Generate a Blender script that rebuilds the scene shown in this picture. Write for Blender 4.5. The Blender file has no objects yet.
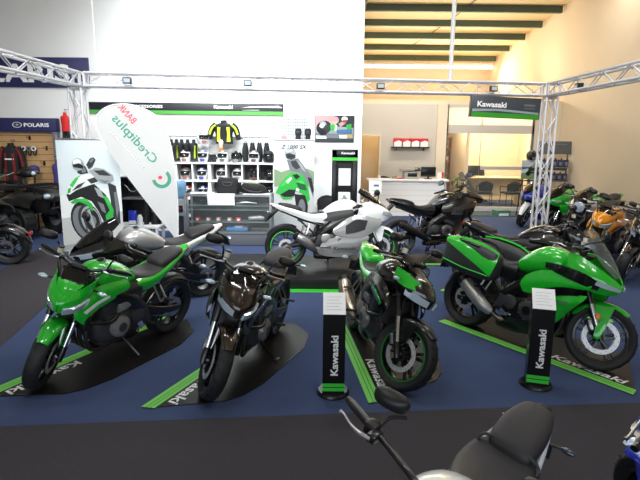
import bpy, bmesh, math, random
from mathutils import Vector, Matrix, Euler
from mathutils.geometry import tessellate_polygon
R = math.radians
V = Vector
random.seed(7)
scene = bpy.context.scene
COL = scene.collection

# ------------------------------------------------------------ materials
def lin(c):
    return c / 12.92 if c <= 0.04045 else ((c + 0.055) / 1.055) ** 2.4
def rgb(r, g, b):
    return (lin(r / 255), lin(g / 255), lin(b / 255), 1)
MATS = {}
def mat(name, col, rough=0.5, metal=0.0, coat=0.0, emit=0.0, alpha=1.0, trans=0.0, var=0.0, scale=20.0, bump=0.0, ior=1.45, spec=0.5, flake=0.0):
    if name in MATS: return MATS[name]
    m = bpy.data.materials.new(name); m.use_nodes = True
    nt = m.node_tree; p = nt.nodes['Principled BSDF']
    p.inputs['Base Color'].default_value = col
    p.inputs['Roughness'].default_value = rough
    p.inputs['Metallic'].default_value = metal
    p.inputs['Coat Weight'].default_value = coat
    p.inputs['Coat Roughness'].default_value = 0.04
    p.inputs['IOR'].default_value = ior
    p.inputs['Specular IOR Level'].default_value = spec
    p.inputs['Alpha'].default_value = alpha
    p.inputs['Transmission Weight'].default_value = trans
    if emit:
        p.inputs['Emission Color'].default_value = col
        p.inputs['Emission Strength'].default_value = emit
    if var or bump:
        tc = nt.nodes.new('ShaderNodeTexCoord'); n = nt.nodes.new('ShaderNodeTexNoise')
        n.inputs['Scale'].default_value = scale; n.inputs['Detail'].default_value = 5
        nt.links.new(tc.outputs['Object'], n.inputs['Vector'])
        if var:
            mx = nt.nodes.new('ShaderNodeMix'); mx.data_type = 'RGBA'
            mx.inputs[6].default_value = tuple(c * (1 - var) for c in col[:3]) + (1,)
            mx.inputs[7].default_value = tuple(min(1, c * (1 + var)) for c in col[:3]) + (1,)
            nt.links.new(n.outputs['Fac'], mx.inputs[0]); nt.links.new(mx.outputs[2], p.inputs['Base Color'])
        if bump:
            b = nt.nodes.new('ShaderNodeBump'); b.inputs['Strength'].default_value = bump; b.inputs['Distance'].default_value = 0.01
            nt.links.new(n.outputs['Fac'], b.inputs['Height']); nt.links.new(b.outputs['Normal'], p.inputs['Normal'])
    MATS[name] = m
    return m

# ------------------------------------------------------------ mesh builder
TEXT = {}
def text_geo(s, bold=0.02):
    k = (s, bold)
    if k in TEXT: return TEXT[k]
    cu = bpy.data.curves.new('t', 'FONT'); cu.body = s; cu.offset = bold; cu.fill_mode = 'FRONT'; cu.resolution_u = 2
    ob = bpy.data.objects.new('t', cu); COL.objects.link(ob)
    dg = bpy.context.evaluated_depsgraph_get(); dg.update()
    me = bpy.data.meshes.new_from_object(ob.evaluated_get(dg))
    vs = [v.co.copy() for v in me.vertices]; fs = [tuple(p.vertices) for p in me.polygons]
    bpy.data.objects.remove(ob); bpy.data.curves.remove(cu); bpy.data.meshes.remove(me)
    x0 = min(v.x for v in vs); x1 = max(v.x for v in vs); y0 = min(v.y for v in vs); y1 = max(v.y for v in vs)
    vs = [((v.x - x0) / (x1 - x0) - .5, (v.y - y0) / (y1 - y0) - .5) for v in vs]
    TEXT[k] = (vs, fs)
    return TEXT[k]

def catmull(pts, n):
    """resample a list of tuples smoothly, n steps per span"""
    pts = [V(p) for p in pts]
    if len(pts) < 3 or n <= 1:
        if n <= 1: return pts
        return [pts[0].lerp(pts[1], i / n) for i in range(n + 1)]
    out = []
    for i in range(len(pts) - 1):
        p1, p2 = pts[i], pts[i + 1]
        p0 = pts[i - 1] if i else p1 * 2 - p2
        p3 = pts[i + 2] if i + 2 < len(pts) else p2 * 2 - p1
        for k in range(n):
            t = k / n
            out.append(0.5 * ((2 * p1) + (p2 - p0) * t + (2 * p0 - 5 * p1 + 4 * p2 - p3) * t * t + (3 * p1 - p0 - 3 * p2 + p3) * t ** 3))
    out.append(pts[-1])
    return out

class MB:
    def __init__(s, T=None):
        s.v = []; s.f = []; s.mi = []; s.ms = []; s.T = T
    def add(s, vs, fs, m):
        if m not in s.ms: s.ms.append(m)
        k = s.ms.index(m); o = len(s.v)
        s.v += [(s.T @ V(p)) if s.T else V(p) for p in vs]
        for f in fs:
            s.f.append(tuple(i + o for i in f)); s.mi.append(k)
        return s
    def box(s, c, d, m, rot=None, bev=0.0, seg=2):
        bm = bmesh.new(); bmesh.ops.create_cube(bm, size=1)
        for v in bm.verts: v.co = V((v.co.x * d[0], v.co.y * d[1], v.co.z * d[2]))
        if bev: bmesh.ops.bevel(bm, geom=bm.edges[:], offset=min(bev, min(d) * .49), segments=seg, affect='EDGES', profile=.5)
        M = Matrix.Translation(V(c)) @ (Euler(rot).to_matrix().to_4x4() if rot is not None and not isinstance(rot, Matrix) else (rot.to_4x4() if rot is not None else Matrix()))
        bm.verts.index_update()
        s.add([M @ v.co for v in bm.verts], [[v.index for v in f.verts] for f in bm.faces], m); bm.free()
        return s
    def bar(s, p0, p1, w, h, m, bev=0.0, up=(0, 0, 1)):
        """box from p0 to p1, w wide sideways, h tall"""
        p0, p1 = V(p0), V(p1); x = (p1 - p0); L = x.length; x.normalize(); y = V(up).cross(x)
        if y.length < 1e-4: y = V((0, 1, 0)).cross(x)
        y.normalize(); z = x.cross(y)
        M = Matrix((x, y, z)).transposed()
        return s.box((p0 + p1) / 2, (L, w, h), m, rot=M, bev=bev)
    def rings(s, rs, m, cap=True, closed=False, loop=True):
        n = len(rs[0]); vs = [p for r in rs for p in r]; fs = []
        k = len(rs)
        for i in range(k if closed else k - 1):
            a, b = i * n, ((i + 1) % k) * n
            for j in range(n if loop else n - 1):
                jj = (j + 1) % n
                fs.append((a + j, a + jj, b + jj, b + j))
        if cap and not closed:
            fs.append(tuple(range(n))[::-1]); fs.append(tuple((k - 1) * n + j for j in range(n)))
        return s.add(vs, fs, m)
    def tube(s, pts, r, m, n=8, sm=1, closed=False, cap=True):
        if sm > 1:
            if isinstance(r, (list, tuple)):
                q = catmull([tuple(p) + (rr,) for p, rr in zip(pts, r)], sm) if False else None
                rr = catmull([(x, 0, 0) for x in r], sm); r = [x.x for x in rr]
            pts = catmull(pts, sm)
        pts = [V(p) for p in pts]; k = len(pts)
        if not isinstance(r, (list, tuple)): r = [r] * k
        rs = []; ref = None
        for i, p in enumerate(pts):
            if closed: t = pts[(i + 1) % k] - pts[i - 1]
            else: t = pts[min(i + 1, k - 1)] - pts[max(i - 1, 0)]
            t.normalize()
            if ref is None:
                ref = V((0, 0, 1)) if abs(t.z) < .9 else V((1, 0, 0))
            a = t.cross(ref)
            if a.length < 1e-4: a = t.orthogonal()
            a.normalize(); b = a.cross(t); ref = b
            rs.append([p + a * (math.cos(2 * math.pi * j / n) * r[i]) + b * (math.sin(2 * math.pi * j / n) * r[i]) for j in range(n)])
        return s.rings(rs, m, cap=cap, closed=closed)
    def cyl(s, p0, p1, r0, m, r1=None, n=14, cap=True):
        return s.tube([p0, p1], [r0, r0 if r1 is None else r1], m, n=n, cap=cap)
    def ell(s, c, r, m, nu=14, nv=9, rot=None):
        Q = Euler(rot).to_matrix() if rot else Matrix.Identity(3)
        c = V(c); rs = []
        vs = []; fs = []
        for i in range(1, nv):
            th = math.pi * i / nv
            for j in range(nu):
                ph = 2 * math.pi * j / nu
                vs.append(c + Q @ V((r[0] * math.sin(th) * math.cos(ph), r[1] * math.sin(th) * math.sin(ph), r[2] * math.cos(th))))
        a = len(vs); vs.append(c + Q @ V((0, 0, r[2]))); vs.append(c + Q @ V((0, 0, -r[2])))
        for i in range(nv - 2):
            for j in range(nu):
                jj = (j + 1) % nu
                fs.append((i * nu + j, (i + 1) * nu + j, (i + 1) * nu + jj, i * nu + jj))
        for j in range(nu):
            jj = (j + 1) % nu
            fs.append((a, j, jj)); fs.append((a + 1, (nv - 2) * nu + jj, (nv - 2) * nu + j))
        return s.add(vs, fs, m)
    def lathe(s, prof, o, axis, m, n=24, closed=False, a0=0, a1=360):
        """prof: (radius, height along axis)"""
        ax = V(axis).normalized(); u = ax.orthogonal().normalized()
        if abs(ax.y) > .9: u = V((1, 0, 0))
        w = ax.cross(u); o = V(o); full = abs(a1 - a0) >= 360
        k = n if full else n + 1; rs = []
        for i in range(k):
            a = R(a0 + (a1 - a0) * i / n)
            d = u * math.cos(a) + w * math.sin(a)
            rs.append([o + d * p[0] + ax * p[1] for p in prof])
        return s.rings(rs, m, cap=not full and closed, closed=full, loop=closed)
    def loft(s, secs, m, n=16, sm=3, ex=2.4, cap=True, axis='x'):
        """secs: (x, zc, half width, half height[, exponent[, y centre]]) along x; smooth"""
        q = []
        for c in secs:
            c = tuple(c) + (ex, 0.0)[len(c) - 4:] if len(c) < 6 else tuple(c)
            q.append(c)
        a = catmull([(c[0], c[1], c[2]) for c in q], sm); b = catmull([(c[3], c[4], c[5]) for c in q], sm)
        rs = []
        for p, e in zip(a, b):
            x, zc, hw = p; hh, exx, yc = e; hw = max(hw, .002); hh = max(hh, .002)
            ring = []
            for j in range(n):
                t = 2 * math.pi * (j + .5) / n; ct, st = math.cos(t), math.sin(t)
                yy = yc + hw * math.copysign(abs(ct) ** (2 / exx), ct); zz = hh * math.copysign(abs(st) ** (2 / exx), st)
                ring.append((x, yy, zc + zz) if axis == 'x' else (yy, x, zc + zz) if axis == 'y' else (yy, zc + zz, x))
            rs.append(ring)
        return s.rings(rs, m, cap=cap)
    def prism(s, pts, ext, m):
        """planar outline of 3d points pushed along ext"""
        pts = [V(p) for p in pts]; e = V(ext); n = len(pts)
        tri = tessellate_polygon([pts])
        vs = pts + [p + e for p in pts]
        fs = [tuple(t) for t in tri] + [tuple(i + n for i in t)[::-1] for t in tri]
        fs += [(i, (i + 1) % n, (i + 1) % n + n, i + n) for i in range(n)]
        return s.add(vs, fs, m)
    def poly(s, pts, m):
        pts = [V(p) for p in pts]
        return s.add(pts, [tuple(t) for t in tessellate_polygon([pts])], m)
    def surf(s, rows, m, t=.008, nu=3, nv=3, mirror=False, smooth=True):
        """sheet through a grid of points, given thickness"""
        g = [catmull(r, nu) for r in rows] if smooth else [[V(p) for p in r] for r in rows]
        cols = list(zip(*g)); cols = [catmull(list(c), nv) for c in cols]
        g = list(zip(*cols)); nr = len(g); nc = len(g[0])
        for sg in ((1, -1) if mirror else (1,)):
            top = []; bot = []
            for i in range(nr):
                for j in range(nc):
                    du = g[i][min(j + 1, nc - 1)] - g[i][max(j - 1, 0)]; dv = g[min(i + 1, nr - 1)][j] - g[max(i - 1, 0)][j]
                    nn = du.cross(dv)
                    if nn.length < 1e-9: nn = V((0, 1, 0))
                    nn.normalize()
                    p = g[i][j]; q = p - nn * t
                    top.append((p.x, p.y * sg, p.z)); bot.append((q.x, q.y * sg, q.z))
            N = nr * nc; fs = []
            for i in range(nr - 1):
                for j in range(nc - 1):
                    a = i * nc + j
                    fs.append((a, a + 1, a + nc + 1, a + nc)); fs.append((a + N, a + nc + N, a + nc + 1 + N, a + 1 + N))
            for i in range(nr - 1):
                for j in (0, nc - 1):
                    a = i * nc + j; fs.append((a, a + nc, a + nc + N, a + N))
            for j in range(nc - 1):
                for i in (0, nr - 1):
                    a = i * nc + j; fs.append((a, a + N, a + 1 + N, a + 1))
            s.add(top + bot, fs, m)
        return s
    def text(s, st, c, xd, yd, w, h, m, off=0.0, bold=.02, shear=0.0):
        vs, fs = text_geo(st, bold); c, xd, yd = V(c), V(xd).normalized(), V(yd).normalized()
        nn = xd.cross(yd) * off
        return s.add([c + nn + xd * ((x + shear * y * h / w) * w) + yd * (y * h) for x, y in vs], fs, m)
    def build(s, name, parent=None, ang=38, loc=None):
        me = bpy.data.meshes.new(name)
        me.from_pydata([tuple(v) for v in s.v], [], s.f)
        for m in s.ms: me.materials.append(m)
        me.polygons.foreach_set('material_index', s.mi)
        me.update()
        bm = bmesh.new(); bm.from_mesh(me); bmesh.ops.recalc_face_normals(bm, faces=bm.faces[:]); bm.to_mesh(me); bm.free()
        me.polygons.foreach_set('use_smooth', [True] * len(me.polygons))
        me.set_sharp_from_angle(angle=R(ang))
        o = bpy.data.objects.new(name, me); COL.objects.link(o)
        if parent: o.parent = parent
        if loc: o.location = loc
        return o

def tag(o, label=None, cat=None, group=None, kind=None):
    if label: o['label'] = label
    if cat: o['category'] = cat
    if group: o['group'] = group
    if kind: o['kind'] = kind
    return o
def empty(name, loc=(0, 0, 0), rz=0.0, label=None, cat=None, group=None, lean=0.0):
    o = bpy.data.objects.new(name, None); COL.objects.link(o)
    o.location = loc; o.rotation_mode = 'XYZ'; o.rotation_euler = (R(lean), 0, R(rz)); o.empty_display_size = .1
    return tag(o, label, cat, group)
def dup(root, loc, rz, label, group=None, lean=None):
    def cp(o, par):
        c = o.copy(); COL.objects.link(c)
        if par: c.parent = par
        for ch in list(o.children): cp(ch, c)
        return c
    r = cp(root, None); r.location = loc
    r.rotation_euler = (root.rotation_euler[0] if lean is None else R(lean), 0, R(rz)); r['label'] = label
    if group: r['group'] = group
    return r
def struct(o, name=None):
    o['kind'] = 'structure'; return o

# ------------------------------------------------------------ palette
WHITE_WALL = mat('white_wall_paint', rgb(232, 232, 230), .75, var=.02, scale=3)
CREAM = mat('cream_wall_paint', rgb(226, 210, 186), .8, var=.03, scale=2)
GREYP = mat('grey_partition_paint', rgb(202, 196, 186), .75, var=.02, scale=3)
BLUECARPET = mat('blue_carpet', rgb(66, 79, 112), .95, var=.3, scale=160, bump=.4, spec=.1)
CHARCARPET = mat('charcoal_carpet', rgb(66, 64, 68), .95, var=.35, scale=180, bump=.4, spec=.1)
ROOFSHEET = mat('roof_lining', rgb(214, 194, 154), .7, var=.05, scale=2)
PURLIN = mat('green_grey_steel', rgb(74, 90, 78), .55, var=.05)
ALU = mat('truss_aluminium', rgb(228, 228, 232), .38, .35, var=.03)
BLACK = mat('black_plastic', rgb(20, 20, 22), .42)
SATIN = mat('satin_black', rgb(13, 13, 14), .3, coat=.3)
GLOSSB = mat('gloss_black_paint', rgb(10, 10, 12), .22, coat=1.0)
DARKG = mat('dark_grey_plastic', rgb(44, 45, 48), .5)
GREYPL = mat('grey_plastic', rgb(110, 112, 116), .5)
RUBBER = mat('tyre_rubber', rgb(25, 26, 28), .62, var=.15, scale=60, bump=.15)
VINYL = mat('seat_vinyl', rgb(42, 40, 42), .55, bump=.08, scale=150)
STEEL = mat('brushed_steel', rgb(170, 170, 172), .32, .9, var=.08, scale=40)
CHROME = mat('chrome', rgb(215, 216, 220), .12, 1.0)
ENGINE = mat('engine_casting', rgb(66, 66, 69), .38, .3, var=.15, scale=30)
ENGSIL = mat('engine_silver', rgb(150, 148, 146), .32, .45, var=.1, scale=30)
HEADER = mat('header_steel', rgb(120, 110, 98), .3, .9, var=.2, scale=15)
GREEN = mat('lime_green_paint', rgb(24, 178, 38), .24, coat=1.0)
GREENF = mat('lime_green_trim', rgb(62, 205, 62), .45)
STRIPE = mat('lime_mat_stripe', rgb(118, 206, 88), .5)
STRIPE2 = mat('dark_green_mat_line', rgb(48, 140, 40), .5)
MATBLK = mat('black_display_mat', rgb(24, 21, 20), .42, spec=.3, var=.08, scale=6)
WHITEP = mat('white_gloss_paint', rgb(236, 240, 240), .25, coat=.8)
WHITE = mat('white_plastic', rgb(235, 236, 236), .5)
LETTER = mat('white_lettering', rgb(240, 240, 240), .5)
PAPER = mat('white_paper', rgb(240, 240, 240), .8)
BRONZE = mat('bronze_flake_paint', rgb(46, 34, 26), .25, .5, coat=1.0)
GOLDP = mat('gold_orange_paint', rgb(220, 140, 20), .28, .2, coat=1.0)
GOLDF = mat('gold_fork', rgb(176, 140, 70), .3, .9)
BLUEP = mat('royal_blue_paint', rgb(28, 50, 190), .28, coat=1.0)
SILVERP = mat('silver_paint', rgb(176, 176, 178), .3, .5, coat=.8)
REDP = mat('red_plastic', rgb(205, 30, 34), .4)
ORANGE = mat('amber_lens', rgb(240, 120, 20), .25)
LENS = mat('clear_lens', rgb(205, 222, 235), .08, .35, coat=1.0)
LENSD = mat('smoked_lens', rgb(60, 70, 84), .08, .3, coat=1.0)
REDLENS = mat('red_lens', rgb(170, 16, 20), .2, coat=.6)
GLASS = mat('clear_glass', (.5, .56, .56, 1), .02, alpha=.05, spec=.5)
SCREEN = mat('tinted_screen', rgb(110, 118, 112), .08, alpha=.4, spec=.7)
SCREENC = mat('clear_screen', rgb(215, 220, 215), .08, alpha=.3, spec=.7)
DSCREEN = mat('dark_screen', rgb(14, 15, 18), .06, alpha=.88, coat=.6)
MIRROR = mat('mirror_glass', rgb(120, 130, 140), .05, 1.0)
NAVY = mat('navy_sign', rgb(36, 38, 86), .5)
WOOD = mat('tan_slat_board', rgb(188, 150, 104), .6, var=.06, scale=8)
CREAMF = mat('cream_laminate', rgb(226, 208, 170), .5)
DISC = mat('brake_disc_steel', rgb(200, 200, 202), .35, .55)
PLINTH = mat('plinth_black', rgb(26, 24, 24), .38, spec=.4)
def fabric_lit(name, col):
    m = bpy.data.materials.new(name); m.use_nodes = True; nt = m.node_tree; p = nt.nodes['Principled BSDF']
    p.inputs['Base Color'].default_value = col; p.inputs['Roughness'].default_value = .8
    tr = nt.nodes.new('ShaderNodeBsdfTranslucent'); tr.inputs[0].default_value = col; mx = nt.nodes.new('ShaderNodeMixShader'); mx.inputs[0].default_value = .65
    nt.links.new(p.outputs[0], mx.inputs[1]); nt.links.new(tr.outputs[0], mx.inputs[2]); nt.links.new(mx.outputs[0], nt.nodes['Material Output'].inputs[0]); return m
# ============================================================ camera
F_PX, PITCH, ROLL, CAMH = 520.0, 10.9, 0.6, 2.05
cam = bpy.data.cameras.new('camera'); cam.sensor_width = 36; cam.lens = F_PX * 36 / 640; cam.clip_start = .05
co = bpy.data.objects.new('camera', cam); COL.objects.link(co); scene.camera = co
p_, r_ = R(PITCH), R(ROLL)
fw = V((0, math.cos(p_), -math.sin(p_))); rt = V((1, 0, 0)); up = rt.cross(fw)
rt, up = rt * math.cos(r_) + up * math.sin(r_), up * math.cos(r_) - rt * math.sin(r_)
co.matrix_world = Matrix((rt, up, -fw)).transposed().to_4x4()
co.location = (0, 0, CAMH)

# ============================================================ room shell
def S(name, mb, parent=None):
    return struct(mb.build(name, parent))
XR, YB, YF, XL = 7.0, 22.9, -5.0, -9.5
m = MB(); m.box(((XL + XR) / 2, (YB + YF) / 2, -.05), (XR - XL, YB - YF, .1), BLUECARPET); S('floor', m)
m = MB(); m.prism([(XL, YF, .0), (XR, YF, .0), (XR, 4.27, .0), (-3.2, 3.33, 0), (-3.05, 4.2, 0), (-3.3, 5.7, 0), (-3.9, 9.2, 0), (-5.25, 9.66, 0), (-4.95, 7.5, 0), (-4.9, 3.16, 0), (XL, 2.74, .0)], (0, 0, .004), CHARCARPET); S('carpet_runner_surface', m)
def ceil_z(y): return 5.3 + .0909 * (YB - y)
m = MB(); m.prism([(XL, YF, ceil_z(YF)), (XR, YF, ceil_z(YF)), (XR, YB, ceil_z(YB)), (XL, YB, ceil_z(YB))], (0, 0, .1), ROOFSHEET); S('ceiling', m)
m = MB(); m.prism([(XR, YF, 0), (XR, YB, 0), (XR, YB, ceil_z(YB)), (XR, YF, ceil_z(YF))], (.2, 0, 0), CREAM); S('wall_right', m)
m = MB(); m.prism([(XL, YF, 0), (XL, YB, 0), (XL, YB, ceil_z(YB)), (XL, YF, ceil_z(YF))], (-.2, 0, 0), WHITE_WALL); S('wall_left', m)
m = MB(); m.box(((XL + .92) / 2, 12.1, ceil_z(12.1) / 2), (.92 - XL, .2, ceil_z(12.1)), WHITE_WALL); S('wall_back', m)
m = MB(); m.box(((XL + XR) / 2, YB + .1, 2.7), (XR - XL, .2, 5.4), CREAM); S('wall_rear', m)
# front wall behind the viewer, with a wide roller-door opening
m = MB()
hf = ceil_z(YF)
m.box((XL + 1, YF - .1, hf / 2), (2, .2, hf), WHITE_WALL); m.box((XR - 1, YF - .1, hf / 2), (2, .2, hf), WHITE_WALL); m.box(((XL + XR) / 2, YF - .1, (hf + 4.2) / 2), (XR - XL - 4, .2, hf - 4.2), WHITE_WALL)
S('wall_front', m)
# purlins and a rafter under the roof lining
for i, y in enumerate([12.9, 14.6, 16.04, 17.41, 18.78, 20.26, 21.77, 11.4, 9.9, 8.4, 6.9, 5.4]):
    m = MB(); z = ceil_z(y)
    x0 = 1.0 if y > 12.3 else XL
    m.box(((x0 + XR) / 2 - .03, y, z - .10), (XR - x0 - .06, .07, .19), PURLIN)
    m.box(((x0 + XR) / 2 - .03, y + .05, z - .185), (XR - x0 - .06, .10, .02), PURLIN)
    S('trim_%d' % (i + 1), m)
m = MB(); m.prism([(1.02, 12.3, ceil_z(12.3) - .21), (1.02, YB, ceil_z(YB) - .21), (1.02, YB, ceil_z(YB) - .5), (1.02, 12.3, ceil_z(12.3) - .5)], (.14, 0, 0), PURLIN); S('trim_20', m)
# thin conduit line across the roof lining
m = MB(); m.tube([(3.2, 20.8, ceil_z(20.8) - .03), (4.0, 17.5, ceil_z(17.5) - .03), (4.6, 13.5, ceil_z(13.5) - .03)], .012, DARKG); S('trim_21', m)
# --- office block under the mezzanine
YO = 15.55
m = MB()
m.box(((.92 + 1.13) / 2, YO + .06, 1.55), (.21, .12, 3.1), GREYP)
m.box((1.43, YO + .06, 2.64), (.60, .12, .92), GREYP)
m.box(((1.73 + 3.36) / 2, YO + .06, 1.55), (3.36 - 1.73, .12, 3.1), GREYP)
S('wall_partition', m)
m = MB(); m.box((3.5, YO + .0, 1.55), (.28, .3, 3.1), CREAM); S('wall_pier', m)
m = MB(); m.box((6.62, YO + .06, 1.55), (.76, .12, 3.1), CREAM); S('wall_return', m)
m = MB(); m.box(((.92 + XR) / 2, (YO + YB) / 2 + .05, 3.16), (XR - .92, YB - YO, .12), CREAM); S('wall_mezzanine_slab', m)
m = MB(); m.box((.88, (12.2 + YB) / 2, 2.9), (.08, YB - 12.2, 5.8), WHITE_WALL); S('wall_side', m)
m = MB(); m.box((1.9, YO + 1.6, 1.55), (1.7, .1, 3.1), CREAM); m.box((2.75, YO + .86, 1.55), (.08, 1.5, 3.1), CREAM); S('wall_passage', m)
m = MB(); m.box((5.0, YO + 3.2, 1.55), (4.0, .1, 3.1), CREAM); S('wall_office', m)
m = MB(); m.box((4.55, YO + 2.0, 1.55), (.1, 2.3, 3.1), CREAM); S('wall_office_divider', m)
# office shop front: frame, transom band, glass
m = MB()
for x, w_ in ((3.68, .06), (4.7, .014), (6.2, .06)): m.box((x, YO + .03, 1.55), (w_, .08 if w_ > .02 else .02, 3.1), GREYPL)
m.box((4.94, YO + .03, 3.06), (2.58, .08, .08), GREYP); m.box((4.94, YO + .03, 2.40), (2.58, .08, .24), GREYP); m.box((4.94, YO + .03, .06), (2.58, .08, .12), GREYP)
fr = S('window_1', m)
m = MB(); m.box((4.94, YO + .03, 2.77), (2.5, .02, .5), fabric_lit('frosted_transom', rgb(250, 248, 238))); m.build('transom_pane', fr)
m = MB(); m.box((4.2, YO + .03, 1.2), (.96, .01, 2.16), GLASS); m.box((5.45, YO + .03, 1.2), (1.44, .01, 2.16), GLASS)
m.box((5.45, YO + .02, 1.28), (1.44, .004, .10), mat('frost_band', rgb(190, 186, 176), .7)); m.build('glass_pane', fr)
# doorway frame
m = MB(); m.box((1.13, YO - .01, 1.09), (.05, .16, 2.18), CREAM); m.box((1.73, YO - .01, 1.09), (.05, .16, 2.18), CREAM); m.box((1.43, YO - .01, 2.19), (.65, .16, .05), CREAM); S('door_1', m)

# ============================================================ lamps, daylight and added fill
def area(name, loc, target, sx, sy, power, color=(1, 1, 1), spread=180):
    l = bpy.data.lights.new(name, 'AREA'); l.shape = 'RECTANGLE'; l.size = sx; l.size_y = sy; l.energy = power; l.color = color; l.spread = R(spread)
    o = bpy.data.objects.new(name, l); COL.objects.link(o); o.location = loc
    o.rotation_euler = (V(target) - V(loc)).to_track_quat('-Z', 'Y').to_euler(); return o
def point(name, loc, power, color, r=.1):
    l = bpy.data.lights.new(name, 'POINT'); l.energy = power; l.color = color; l.shadow_soft_size = r
    o = bpy.data.objects.new(name, l); COL.objects.link(o); o.location = loc; return o
w = bpy.data.worlds.new('world'); scene.world = w; w.use_nodes = True
bg = w.node_tree.nodes['Background']; bg.inputs[0].default_value = (.62, .78, 1, 1); bg.inputs[1].default_value = .9
WARM = (1, .85, .62); COOL = (.86, .94, 1)
area('high_bay_wall', (-1.6, 9.4, 6.0), (-1.55, 12, 3.4), 2.2, .6, 330, COOL, 110)
for i, (x, y) in enumerate(((-2.8, 5.2), (0, 5.2), (3.2, 5.2), (-2.2, 8.0), (0, 8.0), (3.2, 8.0), (5.9, 8.6), (5.9, 12.5), (-1.5, 1.5), (2.5, 1.5))):
    area('high_bay_batten', (x, y, 6.1), (x, y, 0), 1.5, .25, 44 if x < 5 else 50, (.97, .98, 1) if x < 5 else (1, .93, .82))
area('front_fill_light', (-3.2, 2.2, 6.3), (-2.8, 9.6, 1.4), 3, .4, 170, (1, .99, .97), 75)  # added fill, brightens the flag and banner fronts
area('front_fill_light', (1.6, 2.2, 6.3), (1.6, 10.5, 1.2), 3, .4, 90, (1, .99, .97), 80)  # second added fill, for the counter and bike fronts on the right
area('office_tube_glow', (4.2, 21.3, 4.9), (4.2, 19.5, 3.2), 5.2, .3, 150, WARM)
area('rear_roof_fill_light', (4.2, 20.6, 4.3), (4.0, 18.8, 6.0), 4.5, .3, 130, WARM)  # added fill that lifts the rear roof lining, not a fitting
area('rear_roof_fill_light', (4.0, 17.2, 3.6), (3.8, 15.6, 6.0), 4.5, .3, 130, (1, .9, .72))  # same added fill further forward, brightens the nearer roof lining
point('office_lamp', (5.6, 16.9, 2.75), 230, (1, .88, .64)); point('office_back_lamp', (4.1, 16.5, 2.75), 90, (1, .86, .6)); point('passage_lamp', (1.9, 16.1, 2.7), 26, (1, .74, .38))
point('mezzanine_lamp', (6.3, 20.6, 4.2), 50, (1, .82, .5))
area('counter_downlight', (2.3, 13.6, 4.6), (2.3, 14.6, 1.0), 2, .5, 90, (1, .92, .78))
area('door_daylight', (-1.2, YF - .4, 2.2), (-1.2, 5, 1.0), 11, 4, 380, (.86, .93, 1))

# fluorescent batten on the rear roof
t = empty('fluorescent_batten', (4.2, 22.0, 5.0), 0, 'long white fluorescent tube light along the rear roof edge', 'ceiling light')
m = MB(); m.box((0, 0, .10), (5.4, .16, .10), WHITE); m.build('batten_housing', t)
for x in (-2.2, 0, 2.2): m = MB(); m.cyl((x, 0, .14), (x, 0, ceil_z(22.0) - 5.03), .012, WHITE, n=8); m.build('drop_rod', t)
m = MB(); m.cyl((-2.7, 0, .0), (2.7, 0, .0), .06, mat('lit_tube', rgb(255, 250, 235), .4, emit=6)); m.build('tube', t)

# ============================================================ lighting truss
def truss(mb, p0, p1, s=.225, rails=True, cells=None):
    p0, p1 = V(p0), V(p1); d = p1 - p0; L = d.length; d.normalize()
    upv = V((0, 0, 1)) if abs(d.z) < .9 else V((0, 1, 0))
    a = d.cross(upv).normalized() * (s / 2); b = upv * (s / 2)
    cs = [a + b, a - b, -a - b, -a + b]
    for c in cs: mb.cyl(p0 + c, p1 + c, .024, ALU, n=8)
    n = cells or max(2, round(L / .38))
    for k in range(4):
        c0, c1 = cs[k], cs[(k + 1) % 4]
        for i in range(n):
            q0 = p0 + d * (L * i / n); q1 = p0 + d * (L * (i + 1) / n)
            if (i + k) % 2: mb.cyl(q0 + c0, q1 + c1,   .011, ALU, n=6, cap=False)
            else: mb.cyl(q0 + c1, q1 + c0,   .011, ALU, n=6, cap=False)
    for e in (p0, p1):
        for k in range(4): mb.cyl(e + cs[k], e + cs[(k + 1) % 4], .02, ALU, n=6)
TL, TR, ZT = V((-4.4, 9.7, 3.07)), V((4.55, 10.7, 3.07)), 3.07
tr = empty('lighting_truss', (0, 10.2, 0), 0, 'silver box truss frame spanning the motorcycle display on two columns', 'truss')
o0 = V((0, 10.2, 0))
dn = (TR - TL).normalized()
m = MB(); truss(m, TL + dn * .16 - o0, TR - dn * .16 - o0); m.build('truss_beam', tr)
m = MB(); truss(m, TL - o0 + V((0, -.16, 0)), V((-4.4, 1.0, ZT)) - o0); m.build('truss_beam', tr)
m = MB(); truss(m, TR - o0 + V((0, -.16, 0)), V((4.62, 1.0, ZT)) - o0); m.build('truss_beam', tr)
for c in (TL, TR):
    m = MB(); truss(m, V((c.x, c.y, .03)) - o0, V((c.x, c.y, ZT - .16)) - o0); m.build('truss_column', tr)
    m = MB(); m.box(V((c.x, c.y, .012)) - o0, (.5, .5, .024), ALU, bev=.004); m.build('base_plate', tr)
    m = MB(); truss(m, V((c.x - .112, c.y, ZT)) - o0, V((c.x + .112, c.y, ZT)) - o0, cells=1); m.build('corner_block', tr)
for c, r in ((V((-4.05, 9.75, 0)), .012), (V((2.48, 10.45, 0)), .04)):
    m = MB(); m.cyl(V((c.x, c.y, ZT + .12)) - o0, V((c.x, c.y, ceil_z(c.y) - .01)) - o0, r, WHITE, n=10); m.build('hanger_rod', tr)
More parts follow.
